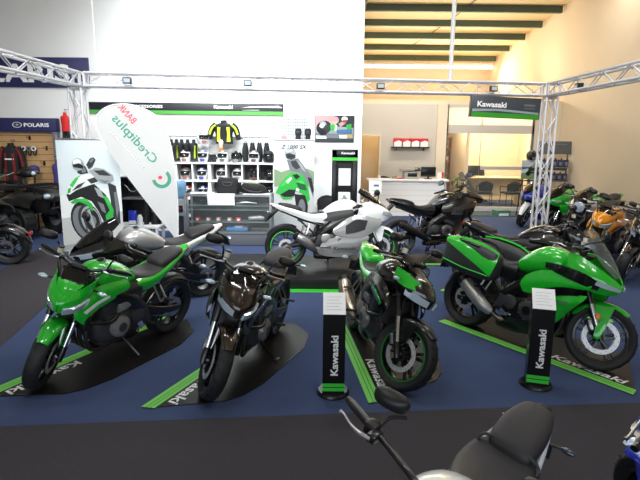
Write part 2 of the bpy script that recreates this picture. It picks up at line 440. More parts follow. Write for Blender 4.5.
for (x, lab) in ((-3.46, 'small square lamp on the rear truss beam above the feather flag'), (-1.35, 'small square lamp on the rear truss beam above the black wall sign strip'), (1.1, 'small square lamp on the rear truss beam beside the edge of the white wall'), (3.3, 'small square lamp on the rear truss beam above the hanging lightbox')):
    c = TL.lerp(TR, (x + 4.4) / 8.95)
    t = empty('truss_lamp', (c.x, c.y - .17, c.z - .02), 6, lab, 'lamp', 'small lamps on the truss')
    m = MB(); m.box((0, -.03, 0), (.15, .08, .11), DARKG, bev=.01); m.build('lamp_housing', t)
    m = MB(); m.box((0, -.072, 0), (.11, .006, .07), LENS); m.build('lamp_glass', t)
c = V((4.57, 9.6, 3.02)); t = empty('truss_lamp', c, 90, 'small dark lamp clamped inside the right truss beam', 'lamp', 'small lamps on the truss')
m = MB(); m.box((0, 0, 0), (.16, .1, .13), DARKG, bev=.01); m.build('lamp_housing', t)
m = MB(); m.box((0, .055, 0), (.11, .006, .08), LENS); m.build('lamp_glass', t)
# ============================================================ motorcycles
SD = V((-.42, 0, .9075))            # steering axis direction
class Bike:
    def __init__(s, name, label, loc, head, lean=-9, steer=33, group=None, cat='motorcycle', scale=1.0):
        s.r = empty(name, loc, head, label, cat, group, lean)
        s.r.scale = (scale,) * 3
        pv = V((.40, 0, .90)); s.steer = steer; s.twin = {}
        s.ST = Matrix.Translation(pv) @ Matrix.Rotation(R(steer), 4, SD) @ Matrix.Translation(-pv)
    def mb(s, st=False): return MB(s.ST if st else None)
    def p(s, name, mb, parent=None, label=None):
        par = parent or s.r
        Ti = mb.T.inverted() if mb.T else None
        ys = [(Ti @ v).y if Ti else v.y for v in mb.v]
        if name not in ('frame', 'cradle_frame') and min(abs(y) for y in ys) > .003 and min(ys) < 0 < max(ys):
            out = []
            for sg in (1, -1):      # the left and the right piece are parts of their own
                h = MB(); idx = {}; h.ms = mb.ms
                for f, k in zip(mb.f, mb.mi):
                    if ys[f[0]] * sg > 0:
                        g = []
                        for i in f:
                            if i not in idx: idx[i] = len(h.v); h.v.append(mb.v[i])
                            g.append(idx[i])
                        h.f.append(tuple(g)); h.mi.append(k)
                out.append(h.build(name, par if sg > 0 else s.twin.get(par.name, par)))
            s.twin[out[0].name] = out[1]
            if label:
                for o in out: o['label'] = label
            return out[0]
        o = mb.build(name, par)
        if label: o['label'] = label
        return o
    # ---- running gear
    def wheel(s, name, c, Rr, w, h, rim=SATIN, st=False, discs=(), dr=.155, stripe=None, spokes=5, sprocket=None, discm=DISC):
        c = V(c); hw = w / 2; ax = (0, 1, 0)
        m = s.mb(st); ri = Rr - h
        m.lathe([(ri + .004, -.66 * hw), (ri + .004, .66 * hw), (ri - .016, .58 * hw), (ri - .024, 0), (ri - .016, -.58 * hw)], c, ax, rim, n=32, closed=True)
        for k in range(spokes):
            a = 2 * math.pi * k / spokes + .3
            for da in (-.16, .16):
                p0 = c + V((math.cos(a + da * .6) * .035, 0, math.sin(a + da * .6) * .035)); p1 = c + V((math.cos(a + da) * (ri - .012), 0, math.sin(a + da) * (ri - .012)))
                m.bar(p0, p1, .026, .022, rim, bev=.005, up=(0, 1, 0))
        m.cyl(c - V((0, hw + .01, 0)), c + V((0, hw + .01, 0)), .042, rim, n=16)
        m.cyl(c - V((0, hw + .05, 0)), c + V((0, hw + .05, 0)), .014, STEEL, n=10)
        if stripe:
            for sg in (-1, 1): m.lathe([(ri + .002, sg * .60 * hw), (ri + .002, sg * .68 * hw), (ri - .008, sg * .70 * hw), (ri - .010, sg * .6 * hw)], c, ax, stripe, n=32, closed=True)
        wo = s.p(name, m)
        half = [(ri, .64), (Rr - .64 * h, .93), (Rr - .38 * h, 1.0), (Rr - .20 * h, .88), (Rr - .075 * h, .58), (Rr - .015 * h, .28)]
        prof = [(r, -k * hw) for r, k in half] + [(Rr, 0)] + [(r, k * hw) for r, k in half[::-1]]
        m = s.mb(st); m.lathe(prof, c, ax, RUBBER, n=44, closed=True)
        for k in range(22):      # tread grooves
            a = 2 * math.pi * k / 22
            for sg in (-1, 1):
                q = c + V((math.cos(a) * (Rr - .010 * h + .001), sg * hw * .42, math.sin(a) * (Rr - .010 * h + .001)))
                t = V((-math.sin(a), sg * .9, math.cos(a))).normalized() * .035
                m.bar(q - t + V((-math.cos(a), 0, -math.sin(a))) * .004, q + t + V((-math.cos(a), 0, -math.sin(a))) * .004, .005, .004, BLACK, up=(math.cos(a), 0, math.sin(a)))
        s.p('tyre', m, wo)
        for y in discs:
            m = s.mb(st); m.lathe([(dr, -.0025), (dr, .0025), (dr - .042, .0025), (dr - .042, -.0025)], c + V((0, y, 0)), ax, discm, n=28, closed=True)
            for k in range(6):
                a = 2 * math.pi * k / 6
                m.bar(c + V((math.cos(a) * .03, y, math.sin(a) * .03)), c + V((math.cos(a + .2) * (dr - .035), y, math.sin(a + .2) * (dr - .035))), .018, .005, SATIN, up=(0, 1, 0))
            for k in range(18):
                a = 2 * math.pi * k / 18; rr = dr - .012 - .014 * (k % 2)
                q = c + V((math.cos(a) * rr, y, math.sin(a) * rr)); m.cyl(q - V((0, .0032, 0)), q + V((0, .0032, 0)), .004, BLACK, n=6)
            s.p('brake_disc', m, wo)
        if sprocket:
            m = s.mb(st); q = c + V((0, sprocket, 0))
            m.lathe([(.105, -.003), (.105, .003), (.05, .003), (.05, -.003)], q, ax, STEEL, n=36, closed=True); s.p('sprocket', m, wo)
        return wo
    def fender(s, name, c, Rf, w, a0, a1, mt, st=False, drop=.045, n=9, parent=None, stay=True):
        m = s.mb(st); c = V(c); rows = []
        for i in range(n):
            a = R(a0 + (a1 - a0) * i / (n - 1)); tp = 1 - .35 * (max(0, abs(i / (n - 1) - .5) - .3) / .2)
            row = []
            for k, dr in ((-1, drop), (-.75, drop * .35), (0, 0), (.75, drop * .35), (1, drop)):
                rr = Rf - dr; row.append((c.x + math.cos(a) * rr, c.y + k * w * tp, c.z + math.sin(a) * rr))
            rows.append(row)
        m.surf(rows, mt, t=.006, nu=2, nv=1)
        if stay:
            for sg in (-1, 1):
                m.surf([[(c.x + .06, sg * (w + .004), c.z + Rf - .04), (c.x + .02, sg * (w + .012), c.z + .10)], [(c.x - .10, sg * (w + .004), c.z + Rf - .05), (c.x - .05, sg * (w + .012), c.z + .06)]], mt, t=.006, nu=1, nv=1)
        return s.p(name, m, parent)
    def fork(s, ax, Lf=.72, lower=CHROME, upper=SATIN, track=.10, usd=True, caliper=SATIN, top=True):
        a = V(ax)
        for sg in (1, -1):
            m = s.mb(True); o = a + V((-.01, sg * track, 0))
            if usd:
                m.cyl(o + SD * .02, o + SD * .34, .0215, lower, n=14); m.tube([o + SD * .30, o + SD * .33, o + SD * (Lf - .02), o + SD * Lf], [.027, .029, .027, .024], upper, n=14)
                m.tube([o + SD * -.04, o + SD * .03, o + SD * .09], [.024, .030, .024], caliper, n=12)
            else:
                m.tube([o + SD * -.04, o + SD * .02, o + SD * .36, o + SD * .37], [.024, .031, .029, .026], caliper, n=14); m.cyl(o + SD * .35, o + SD * Lf, .0205, lower, n=14)
            lg = s.p('fork_leg', m)
            m = s.mb(True); q = a + V((-.155, sg * (track - .022), .06)) if False else a + V((-.105, sg * (track - .012), .085))
            m.box(q, (.055, .055, .12), caliper, rot=(0, R(-25), 0), bev=.012); m.box(q + V((.004, sg * .028, 0)), (.03, .012, .09), STEEL, rot=(0, R(-25), 0), bev=.004)
            s.p('brake_caliper', m, lg)
        m = s.mb(True)
        for k in (.47, Lf - .03):
            q = a + SD * k + V((-.02, 0, 0)); m.box(q, (.10, 2 * track + .07, .035), SATIN, rot=(0, R(-25), 0), bev=.012)
        q = a + V((-.04, 0, 0)); m.cyl(q + SD * .47, q + SD * (Lf - .02), .03, SATIN)
        s.p('triple_clamp', m)
    def bars(s, pts, lever=STEEL, barm=SATIN, mirrors=True, res=True, mir=None, cap=True, grip=.125, mirs=1.0):
        """pts: bar centre line from centre to the LEFT tip"""
        ptsL = [V(q) for q in pts]; full = [V((q.x, -q.y, q.z)) for q in ptsL[::-1]] + [q for q in ptsL if q.y > 1e-3]
        m = s.mb(True); m.tube(full, .0125, barm, n=10, sm=3); hb = s.p('handlebar', m)
        for sg in (1, -1):
            e = V((ptsL[-1].x, sg * ptsL[-1].y, ptsL[-1].z)); f = V((ptsL[-2].x, sg * ptsL[-2].y, ptsL[-2].z)); d = (f - e).normalized()
            m = s.mb(True); m.tube([e, e + d * .01, e + d * grip, e + d * (grip + .01)], [.016, .0185, .0175, .02], BLACK, n=12)
            m.cyl(e - d * .03, e, .015, SATIN, n=12); s.p('grip', m, hb)
            m = s.mb(True); q = e + d * (grip + .035)
            m.box(q, (.05, .055, .055), BLACK, bev=.012); m.box(q + V((-.024, 0, .012)), (.006, .02, .014), REDP if sg < 0 else GREYPL)
            s.p('switch_block', m, hb)
            m = s.mb(True); q = e + d * (grip + .075); k = q + V((.045, 0, .002))
            m.box(q + V((.02, 0, 0)), (.06, .04, .035), SATIN, bev=.008)
            m.tube([k, k - d * .05 + V((.025, 0, 0)), k - d * .12 + V((.028, 0, -.006)), k - d * .19 + V((.018, 0, -.01)), k - d * .215 + V((.022, 0, -.012))], [.010, .008, .006, .006, .009], lever, n=8, sm=3)
            s.p('brake_lever' if sg < 0 else 'clutch_lever', m, hb)
            if res and sg < 0:
                m = s.mb(True); q2 = q + V((.05, .0, .05)); m.cyl(q2, q2 + V((0, 0, .045)), .024, mat('fluid_reservoir', rgb(205, 200, 180), .4), n=14); m.cyl(q2 + V((0, 0, .045)), q2 + V((0, 0, .057)), .026, BLACK, n=14)
                s.p('fluid_reservoir', m, hb)
            if mirrors:
                mx, my, mz = mir or (.04, .14, .17)
                m = s.mb(True); q = e + d * (grip + .06); t = q + V((mx, sg * my, mz))
                m.tube([q, q + V((mx * .6, sg * my * .25, mz * .6)), t - V((0, sg * .03, .012))], .0075, BLACK, n=8, sm=3)
                m.loft([(-.018, 0, .055 * mirs, .03 * mirs), (-.012, 0, .088 * mirs, .047 * mirs), (.008, 0, .086 * mirs, .045 * mirs), (.03, 0, .055 * mirs, .028 * mirs), (.038, 0, .015 * mirs, .008 * mirs)], BLACK, n=16, ex=3)
                off = t + V((0, sg * .05, .02)); Mr = Matrix.Translation(off) @ Matrix.Rotation(R(sg * -8), 4, 'Z')
                nloft = 13 * 16
                T0 = s.ST
                for i in range(len(m.v) - nloft, len(m.v)):
                    m.v[i] = T0 @ (Mr @ (T0.inverted() @ m.v[i]))
                mo = s.p('mirror', m)
                m = MB(T0 @ Mr); m.loft([(-.0195, 0, .078 * mirs, .040 * mirs), (-.0170, 0, .080 * mirs, .041 * mirs)], MIRROR, n=16, ex=3, sm=1); s.p('mirror_glass', m, mo)
        return hb
    def dash(s, c, sz=(.03, .13, .08), tilt=35, st=True):
        m = s.mb(st); m.box(c, (sz[2], sz[1], sz[0]), BLACK, rot=(0, R(-tilt), 0), bev=.01)
        d = s.p('instrument_panel', m)
        m = s.mb(st); q = V(c) + V((-math.sin(R(tilt)), 0, math.cos(R(tilt)))) * (sz[0] / 2 + .001); m.box(q, (sz[2] * .78, sz[1] * .82, .003), LENSD, rot=(0, R(-tilt), 0)); s.p('display', m, d)
    def engine(s, case=ENGINE, cov=ENGSIL, head=ENGINE, dz=0, dx=0, hdr=HEADER, nc=4):
        O = V((dx, 0, dz)); m = s.mb()
        m.loft([(x + dx, z + dz, w, h) for x, z, w, h in ((-.24, .43, .09, .10), (-.16, .41, .15, .145), (0, .385, .175, .155), (.18, .375, .175, .15), (.28, .385, .14, .12), (.33, .395, .08, .06))], case, ex=4, n=20)
        m.loft([(x + dx, .22 + dz, w, h) for x, w, h in ((-.1, .06, .03), (-.05, .10, .05), (.15, .10, .05), (.22, .06, .03))], case, ex=4)
        en = s.p('engine', m)
        m = s.mb(); Q = (0, R(22), 0)
        m.box(O + V((.19, 0, .60)), (.20, .35, .20), head, rot=Q, bev=.02)
        for k in range(5): m.box(O + V((.155 + .4 * .03 * k * .9, 0, .53 + .032 * k)), (.225, .375, .010), head, rot=Q)
        m.box(O + V((.245, 0, .725)), (.22, .37, .07), case, rot=Q, bev=.025); s.p('cylinder_block', m, en)
        for sg in (1, -1):
            m = s.mb(); q = O + V((.10, sg * .165, .395)); m.tube([q, q + V((0, sg * .04, 0)), q + V((0, sg * .056, 0))], [.105, .10, .07], cov, n=24)
            m.cyl(q + V((0, sg * .05, 0)), q + V((0, sg * .062, 0)), .045, case, n=18)
            for k in range(7):
                a = 2 * math.pi * k / 7; z = q + V((math.cos(a) * .094, sg * .035, math.sin(a) * .094)); m.cyl(z, z + V((0, sg * .012, 0)), .008, STEEL, n=6)
            q = O + V((-.12, sg * .14, .43)); m.tube([q, q + V((0, sg * .05, 0)), q + V((0, sg * .06, 0))], [.085, .075, .05], case if sg > 0 else cov, n=18)
            s.p('engine_cover', m, en)
        for k in range(nc):
            y = -.13 + .26 * k / (nc - 1); m = s.mb()
            m.tube([O + V(p) for p in ((.28, y, .62), (.39, y, .57), (.425, y * .95, .44), (.39, y * .85, .28), (.27, y * .6, .185), (.02, y * .4 - .02, .165))], .020, hdr, n=10, sm=3); s.p('exhaust_header', m)
        m = s.mb(); m.loft([(dx + x, .18 + dz, w, h, 3, -.03) for x, w, h in ((-.30, .05, .04), (-.26, .09, .06), (-.05, .10, .065), (.06, .05, .04))], SATIN, n=14); s.p('exhaust_collector', m)
        m = s.mb(); m.box(O + V((.44, 0, .60)), (.035, .36, .27), BLACK, rot=(0, R(-14), 0), bev=.01)
        for k in range(9): m.box(O + V((.459 - .00 + .0065 * (k - 4), 0, .60 + .026 * (k - 4))), (.004, .32, .006), DARKG, rot=(0, R(-14), 0))
        s.p('radiator', m)
        return en
    def muffler(s, pts, rads, side=-1, body=STEEL, tip=BLACK, sq=None):
        m = s.mb(); q = [V((p[0], side * p[1], p[2])) for p in pts]
        m.tube([V((-.15, side * .08, .19)), V((-.26, side * .12, .22)), q[0]], .028, HEADER, n=10, sm=3)
        m.tube(q, rads, body, n=16, sm=3); mo = s.p('muffler', m)
        d = (q[-1] - q[-2]).normalized(); m = s.mb()
        m.tube([q[-1] - d * .03, q[-1] + d * .02, q[-1] + d * .035], [rads[-1] * 1.03, rads[-1] * 1.04, rads[-1] * .7], tip, n=16); m.cyl(q[-1] + d * .03, q[-1] + d * .05, rads[-1] * .45, BLACK, n=12); s.p('muffler_tip', m, mo)
        return mo
    def heat_shield(s, pts, side, mt, w=.05):
        pass
    def chassis(s, frame=SATIN, swing=SATIN, rax=(-.72, 0, .315), chain=True, spar=True, stand=True, pegs=True, dz=0, stx=None):
        m = s.mb()
        if spar:
            m.surf([[(.44, .055, .90 + dz), (.45, .065, .84 + dz), (.43, .055, .74 + dz)], [(.28, .17, .83 + dz), (.28, .20, .77 + dz), (.28, .18, .69 + dz)], [(.05, .19, .73 + dz), (.05, .22, .66 + dz), (.05, .20, .58 + dz)], [(-.14, .17, .62 + dz), (-.16, .20, .55 + dz), (-.13, .18, .46 + dz)], [(-.24, .14, .52 + dz), (-.27, .16, .44 + dz), (-.20, .15, .33 + dz)]], frame, t=.03, mirror=True, nv=2, nu=2)
        for sg in (1, -1):
            m.tube([(-.16, sg * .14, .62 + dz), (-.45, sg * .12, .72 + dz), (-.78, sg * .07, .84 + dz)], .014, frame, n=8, sm=2); m.tube([(-.24, sg * .14, .46 + dz), (-.5, sg * .12, .70 + dz)], .013, frame, n=8)
        s.p('frame', m)
        rx = V(rax); m = s.mb()
        for sg in (1, -1):
            m.loft([(rx.x - .07, rx.z, .012, .022, 4, sg * .125), (rx.x, rx.z, .018, .034, 4, sg * .125), (rx.x + .2, rx.z + .03, .022, .042, 4, sg * .125), (-.3, .405 + dz, .026, .055, 4, sg * .115), (-.2, .425 + dz, .026, .05, 4, sg * .105)], swing, n=12)
        m.box((-.36, 0, .40 + dz), (.08, .22, .07), swing, bev=.015)
        m.tube([(-.22, .0, .62 + dz), (-.34, 0, .42 + dz)], .03, DARKG, n=12)
        s.p('swingarm', m)
        if chain:
            m = s.mb(); y = .098; a, b = V((-.16, y, .435 + dz)), V((rx.x, y, rx.z)); m.bar(a + V((0, 0, .04)), b + V((0, 0, .105)), .014, .014, GREYPL); m.bar(a - V((0, 0, .04)), b - V((0, 0, .105)), .014, .014, GREYPL)
            m.bar(a + V((0, .012, .055)), b + V((.1, .012, .125)), .03, .012, BLACK); s.p('drive_chain', m)
        if pegs:
            for sg in (1, -1):
                m = s.mb(); m.box((-.22, sg * .185, .40 + dz), (.09, .012, .17), DARKG, rot=(0, R(25), 0), bev=.005); m.cyl((-.22, sg * .18, .345 + dz), (-.23, sg * .29, .345 + dz), .013, BLACK, n=8)
                m.tube([(-.20, sg * .20, .31 + dz), (-.08, sg * .22, .31 + dz), (-.05, sg * .25, .315 + dz)], .008, STEEL, n=6); s.p('footpeg', m)
                m = s.mb(); m.tube([(-.44, sg * .12, .66 + dz), (-.47, sg * .19, .52 + dz), (-.42, sg * .18, .48 + dz), (-.36, sg * .12, .66 + dz)], .010, STEEL, n=6); m.cyl((-.46, sg * .19, .51 + dz), (-.48, sg * .28, .51 + dz), .012, BLACK, n=8); s.p('pillion_peg', m)
        if stand:
            a = -s.r.rotation_euler[0]; y = .30; z = y * math.tan(a) + .012
            m = s.mb(); m.tube([(.02, .13, .24 + dz), (-.03, .2, .15), (-.06, y - .015, z + .012)], .013, SATIN, n=8); m.box((-.065, y, z), (.07, .045, .014), SATIN, bev=.004); s.p('side_stand', m)
    def tailkit(s, tip, plate=True, ind=True, led=REDLENS, drop=.34, back=.16, hug=True, rax=(-.72, 0, .315), indl=BLACK):
        t = V(tip)
        if plate:
            m = s.mb(); a = t + V((.12, 0, -.04)); b = t + V((-back, 0, -drop)); m.loft([(b.x - .02, b.z, .05, .008), (b.x, b.z + .02, .06, .02), ((a.x + b.x) / 2 - .02, (a.z + b.z) / 2, .04, .045), (a.x, a.z, .05, .04)], BLACK, n=10, ex=4)
            pl = s.p('plate_hanger', m); m = s.mb(); m.box(b + V((-.02, 0, .05)), (.006, .18, .12), DARKG, rot=(0, R(18), 0)); s.p('plate_bracket', m, pl)
            if ind:
                for sg in (1, -1):
                    m = s.mb(); q = b + V((.05, sg * .05, .13)); e = q + V((-.02, sg * .10, .01)); m.tube([q, e], .008, BLACK, n=6); m.ell(e + V((0, sg * .02, 0)), (.02, .04, .018), indl if indl != BLACK else LENS, nu=10, nv=6); s.p('rear_indicator', m)
        m = s.mb(); m.box(t + V((-.0, 0, -.012)), (.035, .10, .03), led, bev=.01); s.p('tail_light', m)
        if hug: s.fender('rear_hugger', rax, .345, .095, 60, 150, BLACK, drop=.04, stay=False)
    def front_ind(s, c, st=True, m_=LENS):
        for sg in (1, -1):
            m = s.mb(st); q = V((c[0], sg * c[1], c[2])); m.tube([q - V((.02, sg * .08, 0)), q], .008, BLACK, n=6); m.ell(q + V((0.005, sg * .025, 0)), (.022, .042, .018), m_, nu=10, nv=6); s.p('front_indicator', m)

TANK = ((-.17, .80, .085, .05), (-.10, .825, .115, .085), (.03, .865, .155, .125), (.17, .89, .175, .135), (.29, .885, .155, .125), (.37, .865, .10, .09), (.405, .85, .05, .05))
def tank(b, mt, secs=TANK, dz=0, dx=0, cap=True, side=None):
    m = b.mb(); m.loft([(x + dx, z + dz, w, h) for x, z, w, h in secs], mt, n=24, ex=2.5, sm=4); t = b.p('fuel_tank', m)
    if cap:
        top = max(s_[1] + s_[3] for s_ in secs) + dz; m = b.mb(); m.cyl((.18 + dx, 0, top - .02), (.19 + dx, 0, top + .006), .045, STEEL, n=20); m.cyl((.185 + dx, 0, top + .004), (.188 + dx, 0, top + .010), .03, SATIN, n=16); b.p('filler_cap', m, t)
    return t
def seats(b, dz=0, two=True, mt=VINYL, wide=1.0, pil_dz=0, pil=VINYL):
    m = b.mb(); m.loft([(x, z + dz, w * wide, h) for x, z, w, h in ((-.53, .845, .10, .035), (-.49, .825, .135, .045), (-.40, .80, .15, .045), (-.27, .795, .14, .05), (-.14, .82, .105, .055), (-.06, .845, .07, .045), (-.04, .85, .04, .02))], mt, n=20, ex=3, sm=3); a = b.p('rider_seat', m)
    if two:
        z0 = dz + pil_dz
        m = b.mb(); m.loft([(x, z + z0, w, h) for x, z, w, h in ((-.83, .965, .05, .015), (-.80, .958, .08, .035), (-.68, .935, .115, .045), (-.56, .90, .12, .05), (-.49, .875, .105, .045), (-.47, .87, .07, .02))], pil, n=20, ex=3, sm=3); b.p('pillion_seat', m)
def tail(b, mt, under=BLACK, dz=0, short=False):
    m = b.mb(); m.surf(([[(-.12, .13, .83 + dz), (-.10, .165, .78 + dz), (-.14, .14, .68 + dz)], [(-.34, .145, .82 + dz), (-.34, .165, .78 + dz), (-.36, .145, .71 + dz)], [(-.56, .125, .88 + dz), (-.56, .145, .845 + dz), (-.58, .115, .79 + dz)], [(-.78, .085, .945 + dz), (-.79, .095, .915 + dz), (-.80, .07, .875 + dz)], [(-.94, .03, .985 + dz), (-.95, .035, .965 + dz), (-.95, .02, .945 + dz)]])[:4 if short else 5], mt, t=.012, mirror=True)
    if not short: m.surf([[(-.80, -.08, .95 + dz), (-.80, 0, .955 + dz), (-.80, .08, .95 + dz)], [(-.95, -.03, .985 + dz), (-.96, 0, .99 + dz), (-.95, .03, .985 + dz)]], mt, t=.015)
    o = b.p('tail_cowl', m)
    m = b.mb(); m.loft([(-.92, .93 + dz, .04, .02), (-.75, .87 + dz, .08, .035), (-.45, .76 + dz, .12, .05), (-.15, .70 + dz, .13, .07)], under, n=12, ex=3); b.p('under_tray', m)
    return o

def naked(name, label, loc, head, body, tankm=None, tailm=None, fend=None, shroud=None, frame=SATIN, rims=SATIN, cowl=None, pil=VINYL, flash=None, upright=False, lean=-9, steer=33, group=None, stripe=None, exhaust='right', belly=None, forkup=SATIN, forklow=CHROME, accent=None, calm=SATIN, style='mask', cover=ENGSIL, screen=None, discm=DISC, case=ENGINE, scale=1.0, chrome_lever=STEEL, mirrors=True):
    b = Bike(name, label, loc, head, lean, steer, group, scale=scale)
    FA, RA = (.72, 0, .30), (-.72, 0, .315)
    b.wheel('front_wheel', FA, .30, .122, .078, rims, True, (.062, -.062), .150, stripe, discm=discm)
    b.wheel('rear_wheel', RA, .315, .178, .09, rims, False, (-.098,), .11, stripe, sprocket=.098)
    b.fork(FA, .74, forklow, forkup, .105, caliper=calm)
    fe = b.fender('front_fender', FA, .325, .072, 48, 152, fend or body, True)
    if upright: b.bars([(.47, 0, 1.20), (.45, .06, 1.20), (.365, .21, 1.17), (.255, .45, 1.14)], mirrors=True, lever=chrome_lever, mir=(-.12, -.02, .05), mirs=.85, res=False, grip=.14)
    else: b.bars([(.44, 0, .985), (.43, .07, .99), (.385, .22, 1.03), (.31, .36, 1.015)], mirrors=mirrors, lever=chrome_lever, mir=(.02, .07, .13), mirs=.8)
    b.dash((.475, 0, 1.02))
    m = b.mb(True)
    for sg in (1, -1):
        m.tube([(.42, sg * .20, 1.03), (.53, sg * .15, 1.0), (.52, sg * .10, .86), (.46, sg * .07, .76)], .006, BLACK, n=6, sm=3)
        m.tube([(.43, sg * .18, 1.02), (.56, sg * .11, .96), (.58, sg * .10, .70), (.62, sg * .10, .46)], .005, BLACK, n=6, sm=3)
    b.p('control_cables', m)
    for sg in (1, -1):
        m = b.mb(); m.tube([(.42, sg * .15, .52), (.34, sg * .19, .50), (.22, sg * .20, .48), (.14, sg * .19, .52)], .018, BLACK, n=8, sm=3); b.p('coolant_hose', m)
        m = b.mb(); m.loft([(-.02, .60, .012, .03, 4, sg * .19), (.06, .60, .02, .05, 4, sg * .195), (.14, .58, .016, .04, 4, sg * .19)], ENGSIL, n=12); b.p('throttle_body', m)
    b.engine(cov=cover, case=case); b.chassis(frame)
    tank(b, tankm or body, dz=-.035); seats(b, dz=-.05, pil=pil, wide=1.22 if upright else 1.0); tail(b, tailm or body, dz=-.05, short=upright)
    if upright:
        m = b.mb(); m.tube([(-.47, -.15, .80), (-.49, -.13, .84), (-.495, 0, .862), (-.49, .13, .84), (-.47, .15, .80)], .009, DARKG, n=8, sm=3); b.p('seat_strap', m)
    b.tailkit((-.83 if upright else -.93, 0, .89 if upright else .915), indl=LENSD if upright else BLACK)
    # tank shrouds
    m = b.mb(); m.surf([[(.04, .165, .82), (.02, .185, .77), (.05, .18, .73)], [(.22, .18, .85), (.22, .212, .77), (.22, .20, .70)], [(.40, .165, .83), (.42, .207, .75), (.38, .20, .66)], [(.52, .15, .76), (.54, .185, .69), (.48, .19, .60)], [(.56, .15, .66), (.57, .17, .61), (.50, .175, .54)]], shroud or body, t=.012, mirror=True)
    sh = b.p('tank_shroud', m)
    m = b.mb(); m.surf([[(.28, .226, .755), (.27, .222, .735)], [(.41, .220, .725), (.39, .216, .70)], [(.52, .200, .665), (.495, .200, .64)]], accent or BLACK, t=.006, mirror=True, nv=3); b.p('shroud_insert', m, sh)
    m = b.mb(); m.surf([[(-.20, .12, .76), (-.18, .15, .70), (-.18, .14, .60)], [(0, .15, .78), (0, .19, .70), (0, .18, .60)], [(.10, .16, .76), (.1, .20, .70), (.08, .19, .63)]], BLACK, t=.01, mirror=True); b.p('side_cover', m)
    if belly:
        m = b.mb(); m.surf([[(.40, .17, .34), (.42, .19, .26), (.36, .12, .16)], [(.20, .19, .28), (.18, .20, .22), (.16, .12, .13)], [(-.08, .17, .24), (-.10, .17, .19), (-.08, .10, .13)]], belly, t=.01, mirror=True); b.p('belly_pan', m)
    # headlight cowl
    CT = b.ST @ Matrix.Translation((-.03, 0, -.07))
    if style == 'mask':
        m = MB(CT); c = cowl or body
        m.surf([[(.50, .155, 1.02), (.46, .155, .96), (.50, .14, .86)], [(.58, .135, 1.01), (.60, .155, .92), (.60, .13, .83)], [(.68, .085, .98), (.72, .11, .90), (.71, .085, .81)], [(.735, .03, .95), (.79, .04, .88), (.77, .03, .80)], [(.745, 0, .94), (.805, 0, .87), (.78, 0, .795)]], c, t=.012, mirror=True)
        m.surf([[(.62, -.105, 1.0), (.635, 0, 1.018), (.62, .105, 1.0)], [(.69, -.075, .972), (.705, 0, .988), (.69, .075, .972)], [(.748, -.015, .938), (.758, 0, .938), (.748, .015, .938)]], c, t=.010)
        hc = b.p('headlight_cowl', m)
        m = MB(CT); m.loft([(.50, .90, .12, .10), (.62, .90, .105, .09), (.70, .885, .07, .06), (.735, .875, .03, .03)], BLACK, n=14, ex=3); b.p('headlight_shell', m, hc)
        m = MB(CT)
        for sg in (1, -1):
            m.surf([[(.615, sg * .160, .90), (.615, sg * .152, .835)], [(.735, sg * .118, .875), (.725, sg * .105, .812)], [(.808, sg * .040, .855), (.795, sg * .034, .802)]], LENS, t=.02, nv=3)
        b.p('headlight_lens', m, hc)
        m = MB(CT); m.surf([[(.49, -.085, 1.085), (.505, 0, 1.10), (.49, .085, 1.085)], [(.57, -.095, 1.045), (.585, 0, 1.055), (.57, .095, 1.045)], [(.64, -.075, 1.005), (.66, 0, 1.01), (.64, .075, 1.005)]], screen or DSCREEN, t=.006); b.p('fly_screen', m, hc)
    elif style == 'round':
        m = b.mb(True); m.lathe([(.01, -.13), (.07, -.10), (.10, -.03), (.105, .02), (.095, .03)], (.62, 0, .92), (1, 0, -.12), cowl or body, n=24); m.cyl((.58, -.13, .93), (.58, .13, .93), .015, SATIN); hc = b.p('headlight_shell', m)
        m = b.mb(True); m.lathe([(.0, .048), (.05, .042), (.097, .022), (.097, .015)], (.62, 0, .92), (1, 0, -.12), LENS, n=24); b.p('headlight_lens', m, hc)
    if flash:
        m = MB(CT); m.surf([[(.46, .168, 1.03), (.47, .170, .93)], [(.56, .156, 1.015), (.58, .172, .90)], [(.66, .125, .98), (.68, .142, .90)], [(.735, .06, .945), (.745, .08, .915)]], flash, t=.006, mirror=True, nv=3); b.p('cowl_flash', m, hc, label='bright green side flash')
    b.front_ind((.52, .22, .87) if style == 'mask' else (.56, .2, .90))
    if exhaust == 'right':
        b.muffler([(-.30, .15, .25), (-.42, .19, .32), (-.60, .215, .39), (-.80, .225, .46)], [.035, .058, .062, .055], -1)
    elif exhaust == 'twin':
        for sd in (1, -1): b.muffler([(-.30, .15, .25), (-.38, .19, .31), (-.52, .23, .42), (-.66, .24, .54)], [.05, .072, .076, .068], sd, body=mat('titanium_steel', rgb(176, 164, 148), .28, .85))
    elif exhaust == 'low':
        b.muffler([(-.12, .11, .20), (-.22, .14, .21), (-.34, .165, .24)], [.05, .07, .062], -1, body=SATIN)
    return b
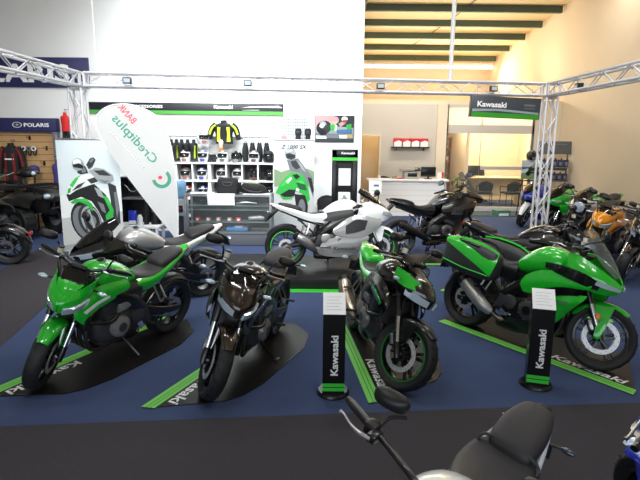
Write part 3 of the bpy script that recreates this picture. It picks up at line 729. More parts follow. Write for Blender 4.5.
# ---------------------------------------------------------------- faired bikes
def fairing(b, upper, mid, lower, accent=BLACK, tall=0.0, vent=True, decal=None, low=True, decalm=DARKG):
    h = tall
    m = b.mb()   # upper nose and cheek
    m.surf([[(.90, .0, .80 + h), (.90, .02, .78 + h), (.86, .025, .72 + h)], [(.84, .07, .86 + h), (.86, .10, .79 + h), (.80, .10, .70 + h)], [(.70, .14, .93 + h), (.73, .185, .82 + h), (.68, .17, .68 + h)], [(.54, .17, .98 + h), (.55, .225, .83 + h), (.50, .215, .69 + h)], [(.38, .185, .95 + h), (.36, .225, .83 + h), (.32, .21, .72 + h)]], upper, t=.012, mirror=True)
    f = b.p('upper_fairing', m)
    m = b.mb()   # middle panel sweeping to the rear
    m.surf([[(.70, .165, .74 + h), (.72, .20, .66 + h * .6), (.62, .19, .54)], [(.52, .215, .79 + h), (.52, .245, .66 + h * .5), (.46, .225, .46)], [(.32, .22, .78 + h), (.30, .255, .64 + h * .4), (.28, .24, .44)], [(.14, .215, .70 + h * .6), (.12, .245, .58), (.12, .235, .46)], [(.0, .205, .60), (-.02, .225, .53), (.02, .22, .48)]], mid, t=.012, mirror=True)
    mf = b.p('side_fairing', m)
    if vent:
        m = b.mb(); m.surf([[(.50, .252, .70 + h * .5), (.46, .243, .56)], [(.32, .262, .71 + h * .5), (.30, .258, .52)], [(.17, .253, .62), (.17, .248, .50)]], accent, t=.006, mirror=True, nv=3); b.p('fairing_vent', m, mf)
    if low:
        m = b.mb(); m.surf([[(.50, .20, .50), (.52, .215, .42), (.40, .13, .24)], [(.34, .225, .47), (.34, .235, .36), (.28, .16, .18)], [(.12, .225, .46), (.10, .23, .33), (.08, .16, .155)], [(-.08, .20, .42), (-.12, .20, .30), (-.08, .14, .16)], [(-.22, .16, .34), (-.28, .16, .27), (-.20, .12, .18)]], lower, t=.012, mirror=True)
        lf = b.p('lower_fairing', m)
        if decal:
            m = b.mb()
            for sg in (1, -1): m.text(decal, (.16, sg * .236, .29), (-sg, 0, 0), (0, -.25 * 1, 1), .34, .055, decalm, off=.012, shear=.3)
            b.p('fairing_lettering', m, lf)
    m = b.mb()
    for sg in (1, -1): m.surf([[(.905, sg * .03, .785 + h), (.885, sg * .03, .745 + h)], [(.845, sg * .12, .82 + h), (.825, sg * .122, .765 + h)], [(.74, sg * .196, .845 + h), (.725, sg * .20, .80 + h)]], LENS, t=.008, nv=3)
    b.p('headlight_lens', m, f)
    m = b.mb(); m.loft([(.42, .84 + h, .15, .09), (.6, .83 + h, .14, .09), (.76, .79 + h, .09, .06), (.84, .77 + h, .04, .03)], BLACK, n=14, ex=3); b.p('nose_shell', m, f)
    return f
def screen_(b, mt, h=0.0, long=0.0, w=.15):
    m = b.mb(); m.surf([[(.83, -.06, .875 + h), (.845, 0, .885 + h), (.83, .06, .875 + h)], [(.68, -w * .95, .975 + h), (.71, 0, 1.01 + h), (.68, w * .95, .975 + h)], [(.50, -w * .95, 1.06 + h + long * .5), (.54, 0, 1.13 + h + long * .5), (.50, w * .95, 1.06 + h + long * .5)], [(.40 - long * .1, -w * .6, 1.12 + h + long), (.425 - long * .1, 0, 1.18 + h + long), (.40 - long * .1, w * .6, 1.12 + h + long)]], mt, t=.005, nu=4, nv=3); b.p('windscreen', m)

def sport(name, label, loc, head, upper, mid, lower, tankm, tailm, fend, lean=-9, steer=0, group=None, accent=BLACK, rims=SATIN, stripe=None, frame=SATIN, scr=DSCREEN, decal=None, scale=1.0, two=True, forkup=SATIN, muf=STEEL, twotone=None, mirrors=True, stand=True, screen_long=0.0, cover=ENGSIL):
    b = Bike(name, label, loc, head, lean, steer, group, scale=scale)
    FA, RA = (.72, 0, .30), (-.72, 0, .315)
    b.wheel('front_wheel', FA, .30, .122, .075, rims, True, (.062, -.062), .155, stripe)
    b.wheel('rear_wheel', RA, .318, .19, .09, rims, False, (-.10,), .105, stripe, sprocket=.10)
    b.fork(FA, .66, CHROME, forkup, .105, caliper=SATIN)
    b.fender('front_fender', FA, .325, .074, 10, 150, fend, True)
    b.bars([(.42, .06, .925), (.40, .12, .93), (.36, .22, .915), (.28, .36, .885)], mirrors=False)
    b.dash((.52, 0, .98), st=False)
    b.engine(cov=cover); b.chassis(frame, stand=stand)
    tank(b, tankm); seats(b, two=two, dz=-.02); tail(b, tailm, dz=-.02)
    if twotone:
        m = b.mb(); m.surf([[(-.16, .10, .80), (-.14, .135, .76), (-.18, .14, .70)], [(.06, .175, .84), (.06, .20, .77), (.04, .19, .68)], [(.28, .19, .86), (.30, .21, .80), (.28, .205, .74)]], twotone, t=.01, mirror=True); b.p('side_cover', m)
    b.tailkit((-.93, 0, .945), drop=.26, back=.08)
    fairing(b, upper, mid, lower, accent, decal=decal); screen_(b, scr, long=screen_long)
    if mirrors:
        for sg in (1, -1):
            m = b.mb(); m.tube([(.66, sg * .17, .98), (.66, sg * .26, 1.06), (.64, sg * .32, 1.09)], .009, BLACK, n=8); m.loft([(.58, 1.10, .06, .03, 3, sg * .38), (.60, 1.10, .09, .05, 3, sg * .38), (.63, 1.10, .08, .045, 3, sg * .38), (.66, 1.10, .02, .01, 3, sg * .38)], BLACK, n=14); mo = b.p('mirror', m)
            m = b.mb(); m.loft([(.5785, 1.10, .05, .026, 3, sg * .38), (.582, 1.10, .052, .027, 3, sg * .38)], MIRROR, n=14, sm=1); b.p('mirror_glass', m, mo)
    b.muffler([(-.28, .14, .26), (-.36, .19, .33), (-.48, .215, .42), (-.56, .225, .47)], [.045, .068, .072, .06], -1, body=muf)
    return b

def tourer(name, label, loc, head, body, lean=-8, steer=30):
    b = Bike(name, label, loc, head, lean, steer)
    FA, RA = (.72, 0, .30), (-.72, 0, .315)
    b.wheel('front_wheel', FA, .302, .122, .075, SATIN, True, (.062, -.062), .155)
    b.wheel('rear_wheel', RA, .318, .19, .09, SATIN, False, (-.10,), .12, sprocket=.10)
    b.fork(FA, .70, CHROME, SATIN, .108, caliper=SATIN)
    fe = b.fender('front_fender', FA, .328, .078, 52, 150, body, True)
    m = b.mb(True)
    for sg in (1, -1): m.loft([(.655, .33, .010, .05, 4, sg * .138), (.70, .36, .014, .085, 4, sg * .138), (.735, .42, .010, .06, 4, sg * .138)], body, n=12)
    b.p('fork_guard', m, fe)
    m = b.mb(True)
    for sg in (1, -1): m.box((.655, sg * .147, .475), (.035, .012, .05), ORANGE, bev=.005)
    b.p('reflector', m, fe)
    b.bars([(.42, .05, 1.0), (.40, .12, 1.03), (.35, .24, 1.045), (.27, .37, 1.03)], mir=(.20, .06, .10), mirs=1.0)
    b.dash((.50, 0, .99), st=False)
    b.engine(case=SATIN, cov=ENGINE); b.chassis(SATIN)
    tank(b, body, secs=((-.17, .80, .085, .05), (-.10, .825, .12, .09), (.03, .87, .16, .14), (.17, .90, .18, .15), (.29, .89, .16, .13), (.37, .865, .10, .09), (.405, .85, .05, .05)))
    seats(b, wide=1.08, dz=-.03); tail(b, BLACK, dz=-.03)
    b.tailkit((-.93, 0, .935), ind=True)
    h = .0
    # upper nose with twin lamps
    m = b.mb(); m.surf([[(.84, .0, .79), (.84, .02, .765), (.80, .025, .71)], [(.79, .075, .85), (.80, .105, .78), (.74, .10, .70)], [(.66, .15, .94), (.68, .20, .84), (.62, .18, .72)], [(.50, .18, 1.02), (.52, .225, .90), (.46, .215, .78)], [(.40, .19, 1.03), (.42, .22, .95), (.40, .215, .86)]], body, t=.012, mirror=True); f = b.p('upper_fairing', m)
    m = b.mb(); m.surf([[(.73, .165, .80), (.70, .17, .735)], [(.60, .227, .87), (.57, .224, .77)], [(.42, .238, .90), (.40, .236, .81)], [(.22, .212, .905), (.22, .21, .85)]], GLOSSB, t=-.012, mirror=True, nv=3); b.p('fairing_band', m, f)
    m = b.mb()
    for sg in (1, -1): m.surf([[(.845, sg * .045, .772), (.835, sg * .045, .748)], [(.778, sg * .150, .805), (.765, sg * .153, .765)], [(.70, sg * .206, .822), (.685, sg * .206, .79)]], LENS, t=.010, nv=3)
    b.p('headlight_lens', m, f)
    m = b.mb(); m.loft([(.42, .88, .15, .09), (.58, .84, .14, .08), (.72, .79, .09, .06), (.79, .765, .04, .03)], BLACK, n=14, ex=3); b.p('nose_shell', m, f)
    # big side fairing
    m = b.mb(); m.surf([[(.66, .19, .79), (.66, .21, .75), (.58, .20, .70)], [(.50, .225, .84), (.48, .245, .75), (.42, .235, .66)], [(.30, .235, .84), (.28, .255, .72), (.28, .245, .60)], [(.14, .23, .80), (.12, .245, .69), (.14, .24, .58)], [(.02, .21, .73), (-.01, .222, .65), (.03, .22, .57)]], body, t=.012, mirror=True); sf = b.p('side_fairing', m)
    m = b.mb(); m.surf([[(.62, .232, .72), (.58, .228, .66)], [(.44, .256, .71), (.40, .252, .62)], [(.26, .262, .66), (.24, .256, .56)]], GLOSSB, t=.006, mirror=True, nv=3); b.p('fairing_vent', m, sf)
    m = b.mb(); m.surf([[(.64, .20, .67), (.62, .22, .62), (.54, .20, .54)], [(.50, .235, .66), (.48, .25, .54), (.40, .205, .36)], [(.36, .24, .62), (.34, .25, .48), (.32, .20, .29)], [(.24, .235, .54), (.23, .24, .44), (.24, .19, .27)]], body, t=.012, mirror=True); lf = b.p('lower_fairing', m)
    m = b.mb()
    for sg in (1, -1): m.text('1000', (.43, sg * .258, .565), (-sg, 0, 0), (0, 0, 1), .15, .04, STEEL, off=.006, shear=.3)
    b.p('fairing_lettering', m, lf)
    m = b.mb(); m.surf([[(.36, .20, .36), (.34, .12, .16)], [(.10, .19, .30), (.08, .11, .14)], [(-.16, .15, .26), (-.14, .10, .15)]], BLACK, t=.01, mirror=True, nv=3); b.p('belly_pan', m)
    m = b.mb(); m.surf([[(.79, -.06, .86), (.81, 0, .87), (.79, .06, .86)], [(.69, -.14, .97), (.73, 0, .995), (.69, .14, .97)], [(.57, -.15, 1.11), (.61, 0, 1.15), (.57, .15, 1.11)], [(.46, -.10, 1.24), (.49, 0, 1.275), (.46, .10, 1.24)]], SCREEN, t=.005, nu=4, nv=3); b.p('windscreen', m)
    for sg in (1, -1):
        b.muffler([(-.32, .16, .27), (-.40, .20, .32), (-.52, .225, .42), (-.66, .235, .54)], [.045, .065, .072, .064], sg, body=mat('satin_silver', rgb(182, 180, 176), .38, .7))
        PT = Matrix.Translation((.05, -sg * .03, .02)) @ Matrix.Rotation(R(6), 4, 'Y')
        # pannier case
        secs = [(-1.02, .70, .05, .10, 4, sg * .30), (-1.00, .71, .09, .15, 4, sg * .305), (-.80, .71, .115, .175, 4, sg * .315), (-.55, .70, .115, .17, 4, sg * .315), (-.40, .69, .09, .14, 4, sg * .30), (-.37, .69, .05, .08, 4, sg * .295)]
        m = MB(PT); m.loft(secs, DARKG, n=24, sm=3); pc = b.p('pannier_case', m, label='dark grey pannier case with a green lid')
        m = MB(PT); m.surf([[(-1.0, sg * .34, .875), (-1.01, sg * .39, .855), (-1.0, sg * .41, .82)], [(-.80, sg * .33, .905), (-.80, sg * .425, .85), (-.80, sg * .44, .76)], [(-.55, sg * .33, .89), (-.55, sg * .425, .80), (-.56, sg * .44, .68)], [(-.39, sg * .31, .84), (-.355, sg * .38, .74), (-.38, sg * .41, .60)]], body, t=sg * .02 if False else .02); b.p('pannier_lid', m, pc)
        m = MB(PT); m.box((-.70, sg * .405, .868), (.26, .03, .035), SATIN, rot=(R(sg * -40), R(4), 0), bev=.01); b.p('pannier_handle', m, pc)
        m = MB(PT); m.tube([(-.40, sg * .418, .60), (-.70, sg * .437, .60), (-1.0, sg * .41, .62)], .006, GREENF, n=6); b.p('pannier_piping', m, pc)
    m = b.mb()
    for sg in (1, -1): m.tube([(-.50, sg * .15, .86), (-.62, sg * .19, .94), (-.86, sg * .17, .985), (-.92, sg * .10, .99)], .013, SATIN, n=8, sm=3)
    b.p('grab_rail', m)
    return b

def adventure(name, label, loc, head, body, lean=-8, steer=18, scale=1.0):
    b = Bike(name, label, loc, head, lean, steer, scale=scale)
    FA, RA = (.75, 0, .305), (-.75, 0, .318)
    b.wheel('front_wheel', FA, .305, .122, .078, SATIN, True, (.062, -.062), .15)
    b.wheel('rear_wheel', RA, .318, .18, .09, SATIN, False, (-.10,), .11, sprocket=.10)
    b.fork(FA, .80, CHROME, SATIN, .108)
    b.fender('front_fender', FA, .33, .076, 25, 150, body, True)
    b.bars([(.40, 0, 1.14), (.39, .07, 1.15), (.34, .24, 1.20), (.26, .40, 1.18)], mir=(.06, .10, .16))
    b.dash((.50, 0, 1.18))
    b.engine(dz=.04, case=SATIN, cov=ENGINE); b.chassis(SATIN, dz=.04, rax=RA)
    tank(b, body, dz=.07, secs=((-.17, .80, .085, .05), (-.10, .83, .12, .09), (.03, .88, .17, .14), (.17, .91, .20, .155), (.30, .905, .18, .145), (.39, .88, .12, .10), (.43, .86, .05, .05)))
    seats(b, dz=.05, wide=1.1, pil_dz=-.01); tail(b, body, dz=.04)
    b.tailkit((-.93, 0, 1.0), rax=RA)
    m = b.mb(); m.surf([[(.04, .17, .90), (.0, .20, .80), (.06, .19, .68)], [(.25, .20, .96), (.26, .25, .82), (.24, .23, .62)], [(.46, .19, 1.02), (.50, .24, .86), (.44, .22, .64)], [(.64, .15, 1.04), (.68, .18, .92), (.60, .19, .72)]], body, t=.012, mirror=True); sf = b.p('side_fairing', m)
    m = b.mb(); m.surf([[(.20, .252, .84), (.16, .245, .72)], [(.40, .258, .88), (.36, .25, .72)], [(.58, .22, .92), (.54, .215, .78)]], DARKG, t=.008, mirror=True, nv=3); b.p('fairing_vent', m, sf)
    m = b.mb(); m.surf([[(.52, .16, 1.14), (.54, .19, 1.06), (.52, .17, .98)], [(.70, .13, 1.10), (.74, .16, 1.02), (.70, .13, .95)], [(.86, .05, 1.03), (.90, .06, .98), (.86, .05, .93)], [(.90, 0, 1.0), (.95, 0, .965), (.90, 0, .93)]], body, t=.012, mirror=True); up = b.p('upper_fairing', m)
    m = b.mb(); m.loft([(.45, 1.05, .14, .07), (.64, 1.03, .12, .07), (.8, .99, .06, .04)], BLACK, n=12, ex=3); b.p('nose_shell', m, up)
    m = b.mb()
    for sg in (1, -1): m.surf([[(.895, sg * .05, 1.0), (.88, sg * .05, .955)], [(.80, sg * .115, 1.04), (.79, sg * .12, .98)]], LENS, t=-.01, nv=2)
    b.p('headlight_lens', m, up)
    m = b.mb(); m.surf([[(.78, -.08, 1.10), (.80, 0, 1.11), (.78, .08, 1.10)], [(.66, -.15, 1.22), (.69, 0, 1.25), (.66, .15, 1.22)], [(.55, -.15, 1.36), (.58, 0, 1.40), (.55, .15, 1.36)], [(.48, -.10, 1.48), (.50, 0, 1.51), (.48, .10, 1.48)]], SCREEN, t=.005, nu=4, nv=3); b.p('windscreen', m)
    b.front_ind((.62, .24, .94), st=False, m_=ORANGE)
    b.muffler([(-.26, .14, .27), (-.38, .19, .35), (-.58, .225, .46), (-.78, .235, .55)], [.04, .062, .068, .058], -1, body=SATIN)
    m = b.mb()
    for sg in (1, -1): m.tube([(-.50, sg * .15, .90), (-.62, sg * .19, .97), (-.88, sg * .17, 1.02), (-.94, sg * .10, 1.02)], .013, SATIN, n=8, sm=3)
    b.p('grab_rail', m)
    m = b.mb(); m.tube([(-.10, .16, .22), (-.16, .17, .02), (-.16, -.17, .02), (-.10, -.16, .22)], .014, SATIN, n=8); b.p('centre_stand', m)
    return b

def cruiser(name, label, loc, head, body, lean=-9, steer=30, metal=CHROME, lampm=None, group=None, scale=1.0):
    b = Bike(name, label, loc, head, lean, steer, group, scale=scale)
    FA, RA = (.80, 0, .32), (-.78, 0, .33)
    b.wheel('front_wheel', FA, .32, .13, .095, SATIN, True, (-.07,), .15)
    b.wheel('rear_wheel', RA, .33, .19, .11, SATIN, False, (-.10,), .13, sprocket=.10)
    b.fork(FA, .78, metal, SATIN, .11, usd=False)
    b.fender('front_fender', FA, .345, .085, 10, 165, body, True)
    b.fender('rear_fender', RA, .365, .12, 8, 175, body, drop=.08, stay=False)
    b.bars([(.46, 0, 1.06), (.44, .08, 1.10), (.34, .28, 1.14), (.18, .42, 1.08)], mir=(.05, .10, .14))
    b.engine(dz=-.05, nc=2, case=SATIN, cov=metal); b.chassis(SATIN, rax=RA, dz=-.04, spar=False, pegs=True)
    m = b.mb()
    for sg in (1, -1): m.tube([(.46, sg * .03, .92), (.40, sg * .12, .60), (.34, sg * .15, .26), (-.2, sg * .16, .22), (-.28, sg * .14, .5), (-.2, sg * .1, .70), (.42, sg * .04, .86)], .018, SATIN, n=8, sm=2)
    b.p('cradle_frame', m)
    tank(b, body, secs=((-.20, .76, .06, .03), (-.12, .78, .10, .06), (.05, .81, .14, .09), (.22, .835, .15, .095), (.34, .84, .11, .08), (.40, .84, .05, .04)))
    m = b.mb(); m.loft([(-.80, .77, .06, .02), (-.76, .765, .11, .04), (-.58, .745, .14, .05), (-.48, .70, .16, .05), (-.34, .68, .17, .05), (-.2, .70, .13, .05), (-.12, .73, .07, .03)], VINYL, n=18, ex=3); b.p('rider_seat', m)
    m = b.mb(); m.lathe([(.01, -.13), (.06, -.11), (.09, -.04), (.095, .02), (.09, .028)], (.64, 0, .93), (1, 0, -.1), lampm or metal, n=24); m.cyl((.62, -.12, .93), (.62, .12, .93), .013, SATIN); hl = b.p('headlight_shell', m)
    m = b.mb(); m.lathe([(.0, .045), (.05, .038), (.088, .02), (.088, .014)], (.64, 0, .93), (1, 0, -.1), LENS, n=24); b.p('headlight_lens', m, hl)
    b.front_ind((.58, .2, .90), m_=ORANGE)
    m = b.mb(); m.box((-1.13, 0, .52), (.05, .12, .05), REDLENS, bev=.015); b.p('tail_light', m)
    for k in (0, 1): b.muffler([(-.26, .15, .22 + .09 * k), (-.36, .18, .24 + .09 * k), (-.7, .2, .26 + .09 * k), (-1.0, .2, .28 + .09 * k)], [.03, .04, .045, .04], -1, body=metal)
    return b

def quad(name, label, loc, head, body, rack=BLACK):
    b = Bike(name, label, loc, head, 0, 0, cat='quad bike', scale=1.16)
    for x in (.62, -.62):
        for sg in (1, -1):
            c = V((x, sg * .42, .31)); m = b.mb(); m.lathe([(.16, -.07), (.16, .07), (.13, .05), (.05, .03), (.05, -.03), (.13, -.05)], c, (0, 1, 0), GREYPL, n=20, closed=True); m.cyl(c - V((0, .05, 0)), c + V((0, .05, 0)), .05, DARKG)
            m.cyl(c, c - V((0, sg * .34, -.06)), .025, SATIN); w_ = b.p('wheel', m)
            m = b.mb(); m.lathe([(.16, -.09), (.22, -.12), (.28, -.12), (.30, -.09), (.305, 0), (.30, .09), (.28, .12), (.22, .12), (.16, .09)], c, (0, 1, 0), RUBBER, n=32, closed=True)
            for k in range(18):
                a = 2 * math.pi * k / 18
                for s2 in (-1, 1): m.box(c + V((math.cos(a) * .305, s2 * .05, math.sin(a) * .305)), (.03, .09, .03), RUBBER, rot=(0, -a, 0), bev=.006)
            b.p('tyre', m, w_)
    m = b.mb(); m.loft([(-.75, .55, .18, .10), (-.3, .52, .16, .16), (.3, .52, .16, .16), (.72, .55, .17, .12)], SATIN, n=14, ex=4); b.p('frame', m)
    for nm, x0, x1 in (('front_bodywork', .30, 1.0), ('rear_bodywork', -1.0, -.25)):
        xm = (x0 + x1) / 2; m = b.mb()
        m.surf([[(x0, -.52, .60), (x0, -.48, .70), (x0, 0, .78), (x0, .48, .70), (x0, .52, .60)], [(xm, -.60, .64), (xm, -.52, .78), (xm, 0, .86), (xm, .52, .78), (xm, .60, .64)], [(x1, -.52, .58), (x1, -.42, .70), (x1, 0, .76), (x1, .42, .70), (x1, .52, .58)]], body, t=.02); b.p(nm, m)
    m = b.mb(); m.loft([(.60, .84, .20, .05), (.85, .80, .20, .10), (1.02, .72, .16, .08), (1.08, .68, .10, .04)], body, n=16, ex=3); hd = b.p('headlight_pod', m)
    for sg in (1, -1):
        m = b.mb(); m.ell((1.0, sg * .14, .75), (.06, .07, .05), LENS); b.p('headlight_lens', m, hd)
    m = b.mb(); m.loft([(-.60, .84, .12, .05), (-.35, .84, .15, .07), (-.05, .84, .13, .07), (.25, .88, .09, .06)], VINYL, n=16, ex=3); b.p('seat', m)
    b.bars([(.36, 0, 1.06), (.36, .08, 1.09), (.32, .26, 1.14), (.24, .40, 1.10)], mirrors=False, res=False)
    b.dash((.40, 0, 1.08), st=False)
    m = b.mb(); m.loft([(.30, 1.12, .10, .05), (.42, 1.14, .13, .08), (.54, 1.13, .10, .07), (.58, 1.12, .05, .04)], BLACK, n=16, ex=3); pod = b.p('handlebar_pod', m)
    m = b.mb(); m.ell((.56, 0, 1.13), (.035, .06, .045), LENS, nu=12, nv=8); b.p('pod_lamp', m, pod)
    m = b.mb(); m.cyl((.42, 0, .8), (.36, 0, 1.06), .03, SATIN); b.p('steering_column', m)
    for nm, x0, x1, z in (('front_rack', .40, .98, .92), ('rear_rack', -1.0, -.40, .92)):
        m = b.mb()
        m.tube([(x0, -.40, z), (x1, -.36, z), (x1, .36, z), (x0, .40, z)], .016, rack, n=8, closed=True)
        for k in range(6): y = -.3 + .12 * k; m.cyl((x0, y, z), (x1, y, z), .010, rack, n=6)
        for y in (-.3, .3): m.cyl((x0 + .05, y, z), (x0 + .1, y, .76), .012, rack, n=6); m.cyl((x1 - .05, y, z), (x1 - .1, y, .74), .012, rack, n=6)
        b.p(nm, m)
    m = b.mb(); m.tube([(1.0, -.22, .45), (1.14, -.2, .55), (1.14, .2, .55), (1.0, .22, .45)], .02, rack, n=8); m.tube([(1.08, -.12, .50), (1.14, -.1, .75), (1.14, .1, .75), (1.08, .12, .50)], .016, rack, n=8); b.p('front_bumper', m)
    return b
# ---------------------------------------------------------------- the bikes where they stand
naked('naked_motorcycle', 'lime green naked motorcycle at the front left of the display, headlight toward the viewer', (-1.99, 4.70, .005), -116, GREEN, accent=WHITE)
naked('naked_motorcycle', 'black and bronze naked motorcycle facing the viewer, left of the tall black price stands', (-.71, 4.61, .005), -104, GLOSSB, tankm=BRONZE, fend=BRONZE, shroud=GLOSSB, cowl=BRONZE, accent=CHROME, exhaust='low')
naked('naked_motorcycle', 'black naked motorcycle with green headlight flash and green tail, between the two black price stands', (.53, 4.78, .005), -80, GLOSSB, tailm=GREEN, shroud=GLOSSB, cowl=GLOSSB, fend=SATIN, stripe=mat('dark_green_rim_line', rgb(30, 120, 40), .4), exhaust='twin', accent=GREEN, pil=GREEN, flash=GREEN)
tourer('touring_motorcycle', 'lime green touring motorcycle with side panniers and a tall windscreen', (2.10, 5.06, .005), -53, GREEN)
GREYS = mat('warm_grey_paint', rgb(150, 152, 152), .3, coat=.8)
sport('sport_motorcycle', 'white and grey faired sport motorcycle on the low black plinth', (.2, 7.75, .15), 4, WHITEP, GREYS, GREYS, WHITEP, WHITEP, WHITEP, stripe=GREENF, decal='Kawasaki', twotone=DARKG, accent=DARKG, screen_long=.02)
adventure('adventure_motorcycle', 'black adventure touring motorcycle parked in front of the white reception counter', (2.17, 9.4, .005), 12, GLOSSB)
sport('sport_motorcycle', 'black motorcycle with silver tank and white tail behind the lime green naked one', (-2.12, 6.22, .005), -140, GLOSSB, GLOSSB, SATIN, SILVERP, WHITEP, GLOSSB, steer=30, scr=DSCREEN)
naked('naked_motorcycle', 'all black motorcycle with pointed tail just behind the green touring bike', (2.74, 6.72, .005), -36, GLOSSB, steer=20, mirrors=True)
RW = 'used motorcycles lined up along the right wall'
naked('naked_motorcycle', 'black twin headlight motorcycle at the near end of the right wall row', (5.08, 7.95, .005), -145, GLOSSB, group=RW, steer=15, mirrors=False)
naked('naked_motorcycle', 'gold orange naked motorcycle with gold forks in the row along the right wall', (5.02, 8.95, .005), -145, GOLDP, forkup=GOLDF, forklow=GOLDF, shroud=GOLDP, group=RW, steer=15)
naked('naked_motorcycle', 'silver and black round headlight motorcycle between the gold bike and the truss column', (5.10, 9.92, .005), -145, SATIN, tankm=SILVERP, style='round', cowl=CHROME, fend=SILVERP, group=RW, steer=15, case=ENGSIL)
sport('sport_motorcycle', 'green and white sport motorcycle by the wall behind the silver round headlight bike', (5.75, 11.0, .005), -145, WHITEP, GREEN, GREEN, GREEN, GREEN, WHITEP, group=RW, steer=10)
sport('sport_motorcycle', 'green faired sport motorcycle showing behind the right truss column', (5.70, 12.05, .005), -145, GREEN, GREEN, GLOSSB, GREEN, GLOSSB, GLOSSB, group=RW, steer=10, mirrors=False)
sport('sport_motorcycle', 'blue and white sport motorcycle left of the truss column near the office', (5.55, 13.1, .005), -145, BLUEP, WHITEP, BLUEP, BLUEP, BLUEP, WHITEP, group=RW, steer=15, mirrors=False)
cruiser('cruiser_motorcycle', 'black cruiser motorcycle with wide rear fender, cut by the left edge of the photo', (-5.82, 8.17, .005), -170, GLOSSB)
quad('quad_bike', 'black quad bike facing right, nearest the tall grey rider banner', (-6.55, 11.0, 0), -20, SATIN)
quad('quad_bike', 'dark olive quad bike at the left edge, in front of the hanging riding jacket', (-6.95, 9.3, 0), -16, mat('olive_paint', rgb(62, 62, 50), .35, coat=.5))
naked('naked_motorcycle', 'white motorcycle in the foreground showing only its handlebar end, mirror, tank and seat', (.414, 1.812, .005), -132, WHITEP, tailm=WHITEP, steer=0, cowl=GLOSSB, upright=True, scale=.907, lean=-12)
naked('naked_motorcycle', 'blue motorcycle with only its front fender showing, bottom right corner', (1.72, 1.47, .005), 93, BLUEP, steer=0, mirrors=False)
# ============================================================ display mats
def floor_mat(name, label, corner, head, L=2.15, letters=True, W=.82):
    t = empty(name, (corner[0], corner[1], .0045), head, label, 'display mat', 'black display mats under the motorcycles')
    m = MB()
    out = [(-.02, .0), (-.06, .10), (-.36, .66), (-.50, .76), (-.75, .82), (-1.6, .82), (-1.95, .68), (-L - .05, .35), (-L, .0)]
    m.prism([(x, y * W / .82, 0) for x, y in out], (0, 0, .004), MATBLK)
    # green stripe: three light bands, two dark lines
    def band(a, b, mt, z, x0=0.0):
        m.poly([(x0 - .02, a, z), (x0 - .02 - abs(b - .05) * .5, b, z), (-L, b, z), (-L, a, z)], mt)
    band(-.01, .100, STRIPE, .0050); band(.028, .037, STRIPE2, .0056); band(.060, .069, STRIPE2, .0056)
    if letters: m.text('Kawasaki', (-.50, .178, .0052), (1, 0, 0), (0, 1, 0), .68, .105, LETTER, bold=.022, shear=.12)
    m.build('mat_sheet', t); return t
floor_mat('display_mat', 'black mat with green stripe and white lettering under the lime green naked bike', (-2.745, 3.83), -116, W=.72)
floor_mat('display_mat', 'black mat with green stripe under the black and bronze bike', (-1.37, 3.68), -112.7, W=.66)
floor_mat('display_mat', 'black mat with green stripe under the black bike between the two price stands', (.41, 3.78), -83.4)
floor_mat('display_mat', 'black mat with green stripe under the green touring bike with panniers', (2.62, 3.97), -54.8)
floor_mat('display_mat', 'black mat with green stripe under the black adventure bike by the counter', (3.3, 8.60), 4, L=2.4)
floor_mat('display_mat', 'black mat under the all black bike behind the touring bike', (3.42, 5.72), -36)

# low plinth for the white bike
t = empty('display_plinth', (-.35, 7.8, 0), 0, 'low black display plinth with green band carrying the white sport bike', 'plinth')
m = MB(); m.box((0, 0, .072), (3.1, 1.6, .144), PLINTH, bev=.006); m.build('plinth_body', t)
m = MB(); m.prism([(-1.55, -.95, .0), (1.6, -.95, .0), (1.6, -.802, .0), (-1.55, -.802, 0)], (0, 0, .004), GREENF); m.box((.02, -.875, .0045), (3.15, .012, .002), STRIPE2); m.build('green_band', t)

# price stands
def price_stand(label, loc, rz):
    t = empty('price_stand', loc, rz, label, 'price stand', 'black price stands in front of the motorcycles')
    w = .178; m = MB(); m.prism([(-w / 2, -.07, .03), (-w / 2, .09, .03), (-w / 2, .09, .83), (-w / 2, -.07, .70)], (w, 0, 0), SATIN)
    m.text('Kawasaki', (.005, -.0715, .36), (0, 0, 1), (-1, 0, 0), .34, .060, LETTER, bold=.03)
    for z0, z1 in ((.055, .085), (.092, .122)): m.box((0, -.0705, (z0 + z1) / 2), (w, .002, z1 - z0), GREENF)
    m.build('stand_body', t)
    m = MB(); d = V((0, .16, .13)).normalized(); n = V((0, -d.z, d.y)); q0 = V((0, -.07, .70)); 
    m.prism([q0 + V((-w / 2, 0, 0)) + n * .002, q0 + V((w / 2, 0, 0)) + n * .002, V((w / 2, .09, .83)) + n * .002, V((-w / 2, .09, .83)) + n * .002], n * .006, PAPER)
    for k in range(5):
        a = q0 + d * (.04 + .03 * k) + n * .0085; m.prism([a + V((-.06, 0, 0)), a + V((.06 - .02 * (k % 2), 0, 0)), a + V((.06 - .02 * (k % 2), 0, 0)) + d * .006, a + V((-.06, 0, 0)) + d * .006], n * .0005, mat('faint_print', rgb(205, 206, 208), .7))
    m.build('price_card', t)
    m = MB(); m.lathe([(0, 0), (.135, 0), (.135, .010), (.12, .03), (0, .03)], (0, .02, 0), (0, 0, 1), SATIN, n=28); m.build('base_plate', t)
price_stand('black price stand with white sloping card, left of the black and green bike', (.12, 3.96, .004), 0)
price_stand('black price stand with white sloping card, in front of the green touring bike', (1.86, 4.14, .004), -16)

